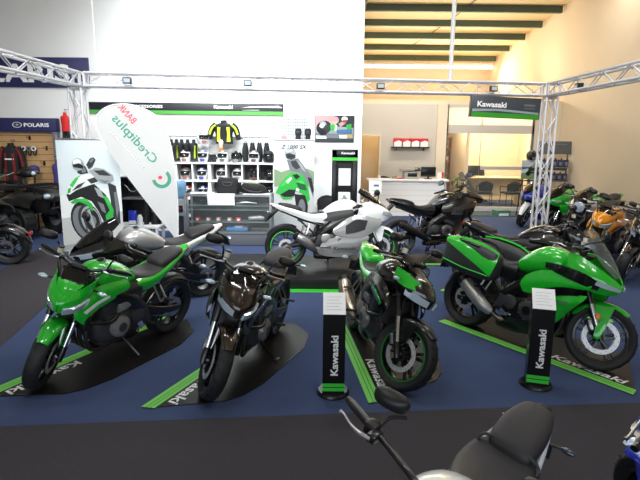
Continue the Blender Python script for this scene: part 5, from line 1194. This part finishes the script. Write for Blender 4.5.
# framed race picture
t = empty('wall_picture', (.30, 11.985, 2.01), 0, 'landscape photo print of race riders on the white wall', 'picture')
m = MB(); m.box((0, 0, .285), (.86, .02, .57), ARTM['mid']); art(m, (-.43, -.010, 0), (1, 0, 0), .86, .57, RACE); m.build('print_sheet', t)
m = MB(); m.box((0, .004, .285), (.88, .016, .59), DARKG); m.build('picture_frame', t)
# ============================================================ glass counter and what stands on it
ALF = mat('counter_frame_metal', rgb(150, 156, 158), .35, .6)
t = empty('glass_counter', (-1.78, 9.95, 0), 0, 'silver framed glass display counter in front of the helmet shelves', 'display counter')
m = MB()
for x in (-.82, .82):
    for y in (0, .5): m.box((x, y, .5), (.045, .045, 1.0), ALF, bev=.004)
for z in (.26, .98):
    for y in (0, .5): m.box((0, y, z), (1.66, .04, .035), ALF)
    for x in (-.82, .82): m.box((x, .25, z), (.035, .5, .035), ALF)
m.build('counter_frame', t)
m = MB(); m.box((0, .25, .13), (1.66, .5, .24), mat('counter_base_panel', rgb(96, 100, 106), .5), bev=.005); m.build('base_cabinet', t)
m = MB(); m.box((0, .25, .995), (1.72, .56, .012), GLASS); m.build('glass_top', t)
m = MB(); m.box((0, -.004, .62), (1.60, .005, .70), GLASS); m.build('glass_front', t)
m = MB(); m.box((0, .50, .62), (1.60, .008, .70), mat('counter_back', rgb(46, 52, 56), .5)); m.build('back_panel', t)
for z in (.78, .70, .46): m = MB(); m.box((0, .25, z), (1.60, .46, .012), mat('glass_shelf', rgb(170, 190, 190), .1, alpha=.35)); m.build('glass_shelf', t)
CX = lambda px, Y=10.05: (px - 320) / 520 * (Y * .982 + .2)
for k, px in enumerate((196.5, 207, 217, 228, 237)):
    t = empty('gift_box', (CX(px), 10.10, .467), 6 * (k - 2), 'small red and white box on the glass shelf, %s of five' % ('leftmost', 'second', 'middle', 'fourth', 'rightmost')[k], 'box', 'small boxes in the glass counter')
    m = MB(); m.box((0, 0, .035), (.09, .08, .07), REDP if k % 4 == 0 else PK, bev=.004); m.build('carton', t); m = MB(); m.box((0, -.042, .035), (.05, .003, .04), PAPER); m.build('carton_label', t)
tag(MB().box((CX(237, 10.2), 10.2, .31), (.42, .3, .07), mat('bright_blue_card', rgb(60, 130, 190), .4), bev=.01).box((CX(237, 10.2) + .02, 10.19, .347), (.16, .2, .004), PAPER).box((CX(245, 10.2), 10.15, .348), (.12, .1, .004), REDP).build('brochure'), 'blue brochure pack lying low inside the glass counter', 'brochure')
tag(MB().loft([(-.16, .05, .04, .035), (-.05, .055, .05, .045), (.06, .06, .045, .045), (.15, .05, .03, .03)], SILVERP, n=14).build('exhaust_can', loc=(CX(256, 10.15), 10.15, .47)), 'silver exhaust can lying on the middle glass shelf', 'exhaust')
tag(MB().tube([(-.22, 0, .03), (-.1, .05, .05), (.05, -.04, .04), (.22, .02, .05)], .03, FABB, n=8, sm=3).tube([(-.2, -.08, .03), (0, -.1, .05), (.2, -.07, .03)], .014, STEEL, n=8, sm=3).build('brake_lever_set', loc=(CX(246, 10.15), 10.18, .79)), 'dark lever set on the top glass shelf', 'spare part')
tag(MB().loft([(-.12, .03, .06, .03), (0, .04, .09, .035), (.12, .03, .05, .03)], DARKG, n=12).build('glove_case', loc=(CX(205, 10.15), 10.2, .79)), 'dark grey pouch on the top glass shelf at the left', 'pouch')
# paper over the glass
tag(MB().surf([[(-.26, 0, .0), (.26, 0, .005)], [(-.27, .0, .20), (.25, 0, .20)], [(-.27, .14, .212), (.25, .15, .212)]], PAPER, t=.002, nu=2, nv=2).build('paper_sheet', loc=(-1.90, 9.925, .795)), 'large white paper sheet hanging over the glass counter front', 'paper')
tag(MB().box((0, 0, .002), (.46, .34, .004), PAPER, rot=(0, 0, .15)).build('paper_sheet', loc=(-2.32, 10.2, 1.002)), 'white paper sheet lying on the left end of the glass counter', 'paper')
tag(MB().box((0, 0, .002), (.52, .26, .004), PAPER, rot=(0, 0, -.05)).build('paper_sheet', loc=(-1.24, 10.10, 1.002)), 'white paper under the rucksack at the right end of the counter', 'paper')
t = empty('carry_bag', (CX(227.5, 10.2), 10.22, 1.003), 4, 'square black soft bag on the glass counter', 'bag')
m = MB(); m.loft([(0, 0, .20, .13), (.03, 0, .215, .14), (.22, 0, .20, .13), (.29, 0, .17, .10), (.305, 0, .10, .05)], FABB, n=22, ex=5, axis='z'); m.build('bag_body', t)
m = MB(); m.tube([(-.10, -.12, .24), (-.06, -.15, .16), (.06, -.15, .16), (.10, -.12, .24)], .010, DARKG, n=8, sm=2); m.build('bag_handle', t); m = MB(); m.tube([(-.20, -.08, .22), (0, -.138, .225), (.2, -.08, .22)], .005, GREYPL, n=6, sm=3); m.build('bag_zip', t)
t = empty('rucksack', (CX(253, 10.2), 10.22, 1.006), -8, 'black and olive rucksack lying on the right end of the glass counter', 'bag')
m = MB(); m.loft([(-.25, .08, .06, .06), (-.18, .10, .12, .10), (0, .105, .15, .105), (.17, .09, .13, .085), (.26, .06, .06, .05)], FABB, n=20, ex=2.6); m.build('bag_body', t)
m = MB(); m.loft([(-.16, .185, .06, .02), (-.02, .20, .08, .022), (.12, .18, .05, .015)], mat('olive_fabric', rgb(150, 152, 110), .8), n=14); m.build('front_pocket', t)
m = MB(); m.tube([(-.2, -.10, .12), (-.05, -.17, .06), (.15, -.14, .04), (.22, -.06, .10)], .014, DARKG, n=8, sm=2); m.build('shoulder_strap', t)
# low white table with shop items, left of the counter
t = empty('low_table', (-3.75, 10.35, 0), 0, 'low white table with small goods behind the tall rider banner', 'table')
m = MB(); m.box((0, 0, .32), (1.15, .5, .05), SHELFW, bev=.006); m.build('table_top', t)
for x in (-.52, .52):
    for y in (-.2, .2): m = MB(); m.box((x, y, .148), (.05, .05, .295), SHELFW); m.build('leg', t)
t = empty('carton', (CX(131, 10.3), 10.30, .346), 8, 'blue and white carton on the low white table', 'box'); m = MB(); m.box((0, 0, .14), (.15, .12, .28), BLUEP, bev=.004); m.build('box_body', t); m = MB(); m.box((.0, -.062, .05), (.14, .003, .08), PAPER); m.build('box_label', t)
tag(MB().lathe([(0, 0), (.05, 0), (.055, .14), (.03, .2), (0, .2)], (0, 0, 0), (0, 0, 1), WHITE, n=16).build('bottle', loc=(CX(138, 10.25), 10.25, .346)), 'white squat bottle on the low white table', 'bottle')
tag(MB().lathe([(0, 0), (.05, 0), (.05, .32), (.022, .40), (.022, .46), (0, .46)], (0, 0, 0), (0, 0, 1), BLACK, n=16).build('bottle', loc=(CX(144, 10.3), 10.33, .346)), 'tall black bottle on the low white table', 'bottle')
tag(MB().lathe([(0, 0), (.1, 0), (.1, .2), (.085, .24), (0, .24)], (0, 0, 0), (0, 0, 1), BLACK, n=20).build('pot', loc=(CX(153.5, 10.35), 10.40, .346)), 'round black tub on the low white table near the flag', 'tub')
t = empty('black_cabinet', (-3.86, 11.0, 0), 0, 'tall dark cabinet with one pale shelf behind the low white table', 'cabinet'); m = MB()
m.box((-.30, 0, .62), (.03, .4, 1.24), SATIN); m.box((.30, 0, .62), (.03, .4, 1.24), SATIN); m.box((0, .19, .62), (.6, .02, 1.24), SATIN); m.box((0, 0, 1.24), (.63, .4, .03), SATIN); m.box((0, 0, .03), (.6, .4, .04), SATIN); m.build('cabinet_body', t)
m = MB(); m.box((0, 0, .80), (.57, .36, .025), GREYPL); m.build('cabinet_shelf', t)
m = MB(); m.tube([(-.2, -.21, 1.1), (-.05, -.22, .95), (.1, -.21, 1.02), (.2, -.2, .9)], .008, GREYPL, n=6, sm=3); m.build('hanging_cable', t)
# water cooler
t = empty('water_cooler', (CX(178.5, 10.6), 10.65, 0), 0, 'grey water cooler with blue bottle between the flag and the glass counter', 'water cooler')
m = MB(); m.box((0, 0, .42), (.28, .30, .84), mat('cooler_grey', rgb(150, 158, 164), .4), bev=.02); m.box((0, -.152, .30), (.20, .004, .40), DARKG); m.box((0, -.152, .64), (.18, .006, .14), BLACK); m.build('cooler_body', t)
m = MB(); m.lathe([(.05, .0), (.13, .07), (.135, .12), (.128, .17), (.135, .22), (.135, .33), (.11, .37), (0, .375)], (0, 0, .83), (0, 0, 1), mat('water_bottle_blue', rgb(120, 170, 205), .1, alpha=.75), n=24); m.build('water_bottle', t)
for x in (-.04, .04): m = MB(); m.cyl((x, -.15, .66), (x, -.19, .65), .014, REDP if x > 0 else BLUEP, n=8); m.build('tap', t)

# ============================================================ brochure stand, chair, price sign
t = empty('brochure_stand', (.475, 10.4, 0), 0, 'tall black brochure stand with green band beside the white wall edge', 'brochure stand')
m = MB()
for x in (-.205, .205): m.box((x, 0, .93), (.10, .10, 1.86), SATIN, bev=.006)
m.box((0, 0, 1.79), (.51, .10, .16), SATIN, bev=.004); m.box((0, -.052, 1.685), (.51, .004, .06), GREENF); m.box((0, .03, 1.08), (.31, .02, .10), SATIN); m.box((0, .045, .95), (.31, .01, 1.4), mat('stand_backing', rgb(26, 28, 30), .5)); m.box((0, -.01, .33), (.32, .09, .50), SATIN)
m.text('Kawasaki', (.06, -.0525, 1.80), (1, 0, 0), (0, 0, 1), .26, .045, LETTER, bold=.03); m.box((0, 0, .012), (.60, .36, .024), SATIN, bev=.006); m.build('stand_body', t)
for z, k in ((1.33, 0), (.86, 1)):
    m = MB(); m.box((0, 0, z), (.24, .012, .34), PAPER); 
    if k: art(m, (-.11, -.006, z - .15), (1, 0, 0), .22, .28, [('pale', [(0, 0), (1, 0), (1, 1), (0, 1)]), ('dark', [(.3, .15), (.8, .2), (.9, .5), (.6, .8), (.3, .7), (.2, .4)]), ('mid', 'e', .5, .82, .12, .1, 0), ('black', 'e', .45, .22, .18, .14, 0)])
    m.build('brochure', t); m = MB(); m.box((0, -.022, z - .09), (.26, .004, .14), GLASS); m.box((0, -.01, z - .165), (.26, .03, .01), GLASS); m.build('pocket', t)
def chair(label, loc, rz, mt=FABB, group=None, office=False):
    t = empty('office_chair' if office else 'visitor_chair', loc, rz, label, 'chair', group)
    m = MB(); m.loft([(-.22, .46, .20, .03), (-.18, .46, .225, .04), (.1, .465, .23, .04), (.23, .46, .20, .03)], mt, n=18, ex=4); m.build('seat', t)
    m = MB(); h = 1.0 if office else .82; m.surf([[(-.21, -.20, .52), (-.24, 0, .52), (-.21, .20, .52)], [(-.24, -.22, .70), (-.275, 0, .70), (-.24, .22, .70)], [(-.27, -.20, h - .06), (-.31, 0, h - .04), (-.27, .20, h - .06)], [(-.28, -.12, h), (-.315, 0, h + .02), (-.28, .12, h)]], mt, t=-.045, nu=3, nv=3); m.build('backrest', t)
    if office:
        m = MB(); m.cyl((0, 0, .10), (0, 0, .44), .03, SATIN)
        for k in range(5): a = 2 * math.pi * k / 5; m.bar((0, 0, .10), (math.cos(a) * .29, math.sin(a) * .29, .07), .045, .03, SATIN); m.ell((math.cos(a) * .29, math.sin(a) * .29, .03), (.03, .03, .03), BLACK, nu=8, nv=6)
        m.build('swivel_base', t)
        for sg in (1, -1): m = MB(); m.tube([(-.05, sg * .22, .45), (-.02, sg * .28, .60), (.1, sg * .28, .66), (-.15, sg * .28, .67)], .016, SATIN, n=8); m.build('armrest', t)
    else:
        for sx, sy in ((1, 1), (1, -1), (-1, 1), (-1, -1)): m = MB(); m.tube([(sx * .18, sy * .20, .44), (sx * .22, sy * .225, .0)], .012, SATIN, n=8); m.build('leg', t)
        for sg in (1, -1): m = MB(); m.tube([(-.24, sg * .215, .68), (-.05, sg * .24, .67), (.17, sg * .24, .65), (.18, sg * .22, .44)], .013, SATIN, n=8, sm=2); m.build('armrest', t)
    return t
chair('black visitor chair against the white wall right of the green bike poster', (.17, 11.3, 0), -85)
t = empty('price_sign', (1.05, 10.0, 0), 0, 'small white sign on a black pole behind the white sport bike', 'sign')
m = MB(); m.box((0, 0, 1.165), (.24, .012, .26), PAPER); m.box((.02, -.0065, 1.20), (.10, .001, .04), mat('sign_blue_print', rgb(90, 110, 150), .6)); m.box((0, -.0065, 1.10), (.15, .001, .012), GREENF); m.build('sign_card', t)
m = MB(); m.cyl((0, .012, .02), (0, .012, 1.10), .012, SATIN, n=8); m.lathe([(0, 0), (.14, 0), (.14, .015), (0, .02)], (0, .012, 0), (0, 0, 1), SATIN); m.build('sign_pole', t)

# ============================================================ reception counter
t = empty('reception_counter', (2.40, 14.55, 0), 0, 'white slatted reception counter in front of the grey partition', 'counter')
CW = mat('counter_white', rgb(240, 238, 234), .5)
m = MB(); m.box((.05, 0, .48), (2.0, .46, .96), CW)
for k in range(6): m.box((.05, -.232, .12 + .15 * k), (2.0, .004, .008), mat('counter_groove', rgb(200, 198, 194), .6))
m.build('counter_body', t)
m = MB(); m.box((0, -.02, .985), (2.22, .56, .05), CW, bev=.006); m.build('counter_top', t)
ZC = 1.0105
t = empty('printer', (2.50, 14.55, ZC), 0, 'grey multifunction printer on the reception counter', 'printer'); PG = mat('printer_grey', rgb(168, 164, 156), .5)
m = MB(); m.box((0, 0, .10), (.40, .36, .20), PG, bev=.02); m.box((.02, -.182, .12), (.26, .01, .10), BLACK, bev=.004); m.build('printer_body', t)
m = MB(); m.box((-.06, 0, .255), (.46, .36, .08), PG, rot=(0, R(-4), 0), bev=.02); m.build('scanner_lid', t); m = MB(); m.box((.16, -.14, .27), (.16, .12, .05), DARKG, rot=(R(30), 0, 0), bev=.008); m.build('control_panel', t)
m = MB(); m.box((-.27, -.02, .16), (.14, .22, .015), PG, rot=(0, R(25), 0)); m.build('paper_tray', t)
t = empty('monitor', (2.99, 14.55, ZC), 180, 'black monitor seen from behind on the reception counter', 'monitor')
m = MB(); m.box((0, 0, .20), (.42, .05, .28), SATIN, bev=.03); m.build('screen_housing', t); m = MB(); m.box((0, .0, .05), (.05, .03, .10), SATIN); m.box((0, 0, .006), (.2, .16, .012), SATIN, bev=.003); m.build('monitor_stand', t)
chair('black office chair behind the left end of the reception counter', (1.86, 15.17, 0), -90, office=True)
t = empty('leaflet_holder', (3.33, 14.5, ZC), 0, 'clear holder with white and red leaflets at the right end of the reception counter', 'leaflet holder')
m = MB(); m.box((0, .06, .09), (.22, .006, .18), GLASS); m.box((0, -.02, .05), (.22, .004, .10), GLASS); m.box((0, .02, .003), (.22, .09, .006), GLASS); m.build('holder', t)
for k, (x, mt) in enumerate(((-.06, PAPER), (.0, PAPER), (.06, REDP))): m = MB(); m.box((x, .02 + .01 * k, .095 + .008), (.055, .004, .17), mt); m.build('leaflet', t)
tag(MB().box((0, 0, .02), (.2, .14, .04), REDP, bev=.003).box((0, 0, .043), (.18, .13, .006), PAPER).build('folder', loc=(2.20, 14.55, ZC)), 'red folder lying left of the printer on the reception counter', 'folder')
tag(MB().lathe([(0, 0), (.035, 0), (.04, .09), (.035, .09), (.03, .01), (0, .01)], (0, 0, 0), (0, 0, 1), WHITE, n=16).build('mug', loc=(1.62, 14.45, ZC)), 'white mug near the left end of the reception counter', 'mug')
tag(MB().box((0, 0, .04), (.14, .12, .08), mat('khaki_card', rgb(150, 146, 120), .6), bev=.004).build('card_box', loc=(2.06, 14.6, ZC)), 'small khaki box beside the red folder on the reception counter', 'box')
t = empty('wall_shelf', (2.60, 15.545, 1.86), 0, 'dark narrow wall shelf above the reception counter', 'shelf'); m = MB(); m.box((0, -.11, 0), (1.10, .24, .035), SATIN); m.build('shelf_board', t)
for x in (-.4, .4): m = MB(); m.box((x, -.06, -.05), (.02, .12, .08), SATIN); m.build('bracket', t)
for k in range(4):
    t = empty('product_box', (2.23 + .255 * k, 15.43, 1.8785), 0, 'red and white box on the wall shelf over the counter, %s of four' % ('leftmost', 'second', 'third', 'rightmost')[k], 'box', 'red and white boxes on the wall shelf')
    m = MB(); m.box((0, 0, .12), (.23, .16, .24), REDP, bev=.003); m.build('carton', t); m = MB(); m.prism([(-.11, -.0825, .0), (.11, -.0825, .0), (.11, -.0825, .15), (.02, -.0825, .18), (-.11, -.0825, .13)], (0, -.002, 0), PAPER); m.build('carton_label', t)

# ============================================================ office behind the glass
t = empty('office_desk', (5.62, 17.2, 0), 0, 'cream office desk behind the glass front', 'desk')
m = MB(); m.box((0, 0, .90), (1.95, .7, .04), CREAMF, bev=.004); m.build('desk_top', t)
for x in (-.92, .92): m = MB(); m.box((x, 0, .44), (.04, .66, .88), CREAMF); m.build('side_panel', t)
m = MB(); m.box((0, .25, .55), (1.8, .02, .6), CREAMF); m.build('modesty_panel', t)
chair('black office chair behind the desk in the glass office', (5.40, 17.95, 0), -100, office=True).scale = (1.15,) * 3
chair('black visitor chair in front of the office desk, nearer the plant', (5.2, 16.5, 0), 80)
chair('black visitor chair in front of the office desk, nearer the bike row', (6.0, 16.5, 0), 100)
t = empty('monitor', (4.98, 17.15, .921), 170, 'black monitor on the office desk', 'monitor'); m = MB(); m.box((0, 0, .22), (.44, .04, .28), SATIN, bev=.01); m.build('screen_housing', t); m = MB(); m.box((0, .0, .05), (.05, .03, .10), SATIN); m.box((0, 0, .006), (.2, .16, .012), SATIN); m.build('monitor_stand', t)
tag(MB().box((0, 0, .012), (.30, .21, .024), PAPER, rot=(0, 0, .3)).build('paper_stack', loc=(5.75, 17.1, .9215)), 'stack of white papers on the office desk', 'paper')
t = empty('wall_shelf', (4.18, 18.3, 0), 0, 'brown office shelf unit with boxes seen through the glass at the left', 'shelf')
m = MB(); 
for x in (-.3, .3): m.box((x, 0, 1.1), (.03, .28, 2.2), mat('brown_board', rgb(132, 96, 62), .6))
m.build('shelf_side', t)
for z in (.9, 1.35, 1.75, 2.15): m = MB(); m.box((0, 0, z), (.6, .28, .03), mat('brown_board', rgb(132, 96, 62), .6)); m.build('shelf_board', t)
for k, (x, z, mt, lab) in enumerate(((-.14, 1.767, REDP, 'red box on the upper office shelf'), (.12, 1.767, mat('brown_card', rgb(150, 110, 70), .7), 'brown box on the upper office shelf'), (-.1, 1.367, DARKG, 'dark box file on the lower office shelf'), (.14, 1.367, mat('brown_card', rgb(150, 110, 70), .7), 'brown box file on the lower office shelf'))):
    tag(MB().box((0, 0, .10), (.2, .2, .2), mt, bev=.004).box((0, -.102, .10), (.1, .004, .08), PAPER).build('box_file', loc=(4.18 + x, 18.28, z)), lab, 'box', 'boxes on the office shelf')
# potted plant outside the glass
t = empty('potted_plant', (3.92, 14.95, 0), 0, 'leafy green potted plant beside the reception counter', 'plant')
m = MB(); m.lathe([(0, 0), (.13, 0), (.17, .30), (.18, .32), (.15, .32), (.15, .28), (0, .28)], (0, 0, 0), (0, 0, 1), DARKG, n=20); m.build('pot', t)
LEAF = mat('leaf_green', rgb(70, 92, 44), .5, var=.25, scale=5); rnd = random.Random(4)
m = MB(); m.tube([(0, 0, .28), (.02, .01, .6), (-.01, 0, .95)], .014, mat('plant_stem', rgb(90, 80, 50), .7), n=6); m.build('stem', t)
m = MB()
for k in range(60):
    a = rnd.random() * 6.28; z = .45 + rnd.random() * .62; r_ = .05 + rnd.random() * .08; L = .16 + rnd.random() * .14; d = V((math.cos(a), math.sin(a), 0)); s_ = V((-d.y, d.x, 0)); p = d * r_ * .3 + V((0, 0, z))
    e = p + d * L + V((0, 0, .05 - rnd.random() * .14)); c_ = (p + e) / 2 + V((0, 0, .05)); wd = .035 + rnd.random() * .02
    m.prism([p, c_ + s_ * wd, e, c_ - s_ * wd], (0, 0, .002), LEAF)
m.build('foliage', t)
t = empty('shoe_box', (5.1, 14.55, 0), 12, 'small teal and white box on the floor before the office glass', 'box'); m = MB(); m.box((0, 0, .07), (.42, .28, .14), mat('teal_card', rgb(70, 120, 100), .6), bev=.004); m.build('box_base', t); m = MB(); m.box((0, 0, .15), (.43, .29, .03), mat('teal_card', rgb(70, 120, 100), .6), bev=.004); m.box((0, -.143, .05), (.3, .004, .07), PAPER); m.build('box_lid', t)
tag(MB().box((0, 0, .005), (2.3, .6, .010), mat('green_entrance_mat', rgb(58, 78, 66), .9, var=.2, scale=80), bev=.003).build('entrance_mat', loc=(5.0, 14.7, .001)), 'dark green entrance mat along the office glass front', 'mat').hide_render = False
# hanging lightbox
t = empty('lightbox_sign', (3.555, 10.42, 2.50), 4, 'black and green lightbox sign hanging under the rear truss beam', 'sign'); Q = Matrix.Rotation(R(2.0), 4, 'Y')
m = MB(Q); m.box((0, 0, .20), (1.38, .12, .40), mat('lightbox_dark', rgb(62, 68, 74), .4), bev=.006); m.box((0, -.061, .045), (1.34, .004, .09), mat('lightbox_green', rgb(50, 150, 40), .4)); m.poly([(-.66, -.0615, .10), (-.2, -.0615, .13), (.66, -.0615, .095), (.66, -.0615, .13), (-.1, -.0615, .17), (-.66, -.0615, .15)], mat('lightbox_grey', rgb(150, 160, 165), .4))
m.text('Kawasaki', (-.28, -.0625, .245), (1, 0, 0), (0, 0, 1), .58, .105, LETTER, bold=.035); m.box((.47, -.0625, .26), (.22, .001, .034), GREYPL); m.box((.47, -.0625, .20), (.22, .001, .015), GREYPL); m.build('sign_panel', t)
for x in (-.55, .55): m = MB(); m.cyl((x, 0, .40), (x, .02, .58), .006, STEEL, n=6); m.build('hanging_wire', t)
# corner rack with cans, sign header
t = empty('display_rack', (6.55, 14.75, 0), -12, 'grey steel rack with sloped header panel in the corner by the office', 'rack'); RG = mat('rack_grey', rgb(112, 116, 120), .5)
m = MB()
for x in (-.36, .36): m.box((x, .15, .95), (.04, .04, 1.9), RG)
m.box((0, .15, 1.32), (.7, .02, .10), RG); m.build('rack_frame', t)
for z in (.55, .98, 1.36): m = MB(); m.box((0, 0, z), (.76, .30, .03), RG); m.build('rack_shelf', t)
m = MB(); m.box((0, .10, 1.90), (.86, .03, .36), mat('rack_header_grey', rgb(84, 88, 92), .5), rot=(R(-12), 0, 0), bev=.004); m.box((.06, .075, 1.99), (.5, .004, .03), GREYPL, rot=(R(-12), 0, 0)); m.build('header_panel', t)
OILB = mat('oil_can_blue', rgb(36, 42, 84), .4)
rz_ = R(-12)
for row, z in enumerate((1.375, .995)):
    for k in range(5):
        lx = -.30 + .15 * k; o_ = V((6.55 + lx * math.cos(rz_), 14.75 + lx * math.sin(rz_), z))
        t = empty('oil_can', o_, -12, 'dark blue oil can on the %s corner rack shelf, %s of five' % ('upper' if row == 0 else 'lower', ('leftmost', 'second', 'middle', 'fourth', 'rightmost')[k]), 'oil can', 'oil cans on the corner rack')
        m = MB(); m.box((0, 0, .10), (.12, .16, .20), OILB, bev=.015); m.build('can_body', t); m = MB(); m.cyl((.03, 0, .19), (.03, 0, .235), .022, BLACK, n=12); m.build('can_cap', t); m = MB(); m.box((0, -.082, .09), (.08, .003, .10), GREYPL); m.build('can_label', t)
# picture board with helmet on top
t = empty('picture_board', (5.82, 14.5, 0), 8, 'print board of a motorcycle on green grass standing left of the truss column', 'sign board')
m = MB(); m.box((0, 0, 1.30), (.58, .02, .52), ARTM['sky']); art(m, (-.29, -.010, 1.04), (1, 0, 0), .58, .52, [('grass', [(0, 0), (1, 0), (1, .4), (0, .32)]), ('blue', [(0, .5), (.5, .6), (1, .52), (1, .62), (0, .66)]), ('dark', [(.3, .3), (.8, .3), (.9, .6), (.6, .75), (.35, .6)]), ('black', 'e', .35, .3, .12, .13, 0), ('black', 'e', .78, .3, .12, .13, 0), ('mid', [(.5, .6), (.62, .9), (.72, .85), (.7, .6)]), ('lime', [(.45, .42), (.7, .45), (.66, .36)])]); m.build('print_sheet', t)
for sg in (1, -1): m = MB(); m.tube([(sg * .22, .02, 1.1), (sg * .25, .16, 0)], .014, SATIN, n=8); m.build('leg', t)
m = MB(); m.box((-.02, .012, 1.0), (.62, .05, .03), SATIN); m.tube([(-.22, .012, 1.0), (-.25, -.12, 0)], .014, SATIN, n=8); m.tube([(.22, .012, 1.0), (.25, -.12, 0)], .014, SATIN, n=8); m.build('easel_frame', t)
helmet('black and grey helmet on top of the motorcycle print board', (5.80, 14.52, 1.562), 10, GLOSSB, GREYPL, group='helmets by the office')
vs = scene.view_settings; scene.display_settings.display_device = 'sRGB'
vs.view_transform = 'Standard'; vs.look = 'None'; vs.gamma = 1; vs.use_curve_mapping = False; vs.exposure = -0.22
scene.cycles.max_bounces = 8; scene.cycles.transparent_max_bounces = 16; scene.cycles.caustics_reflective = False; scene.cycles.caustics_refractive = False; scene.cycles.sample_clamp_indirect = 4
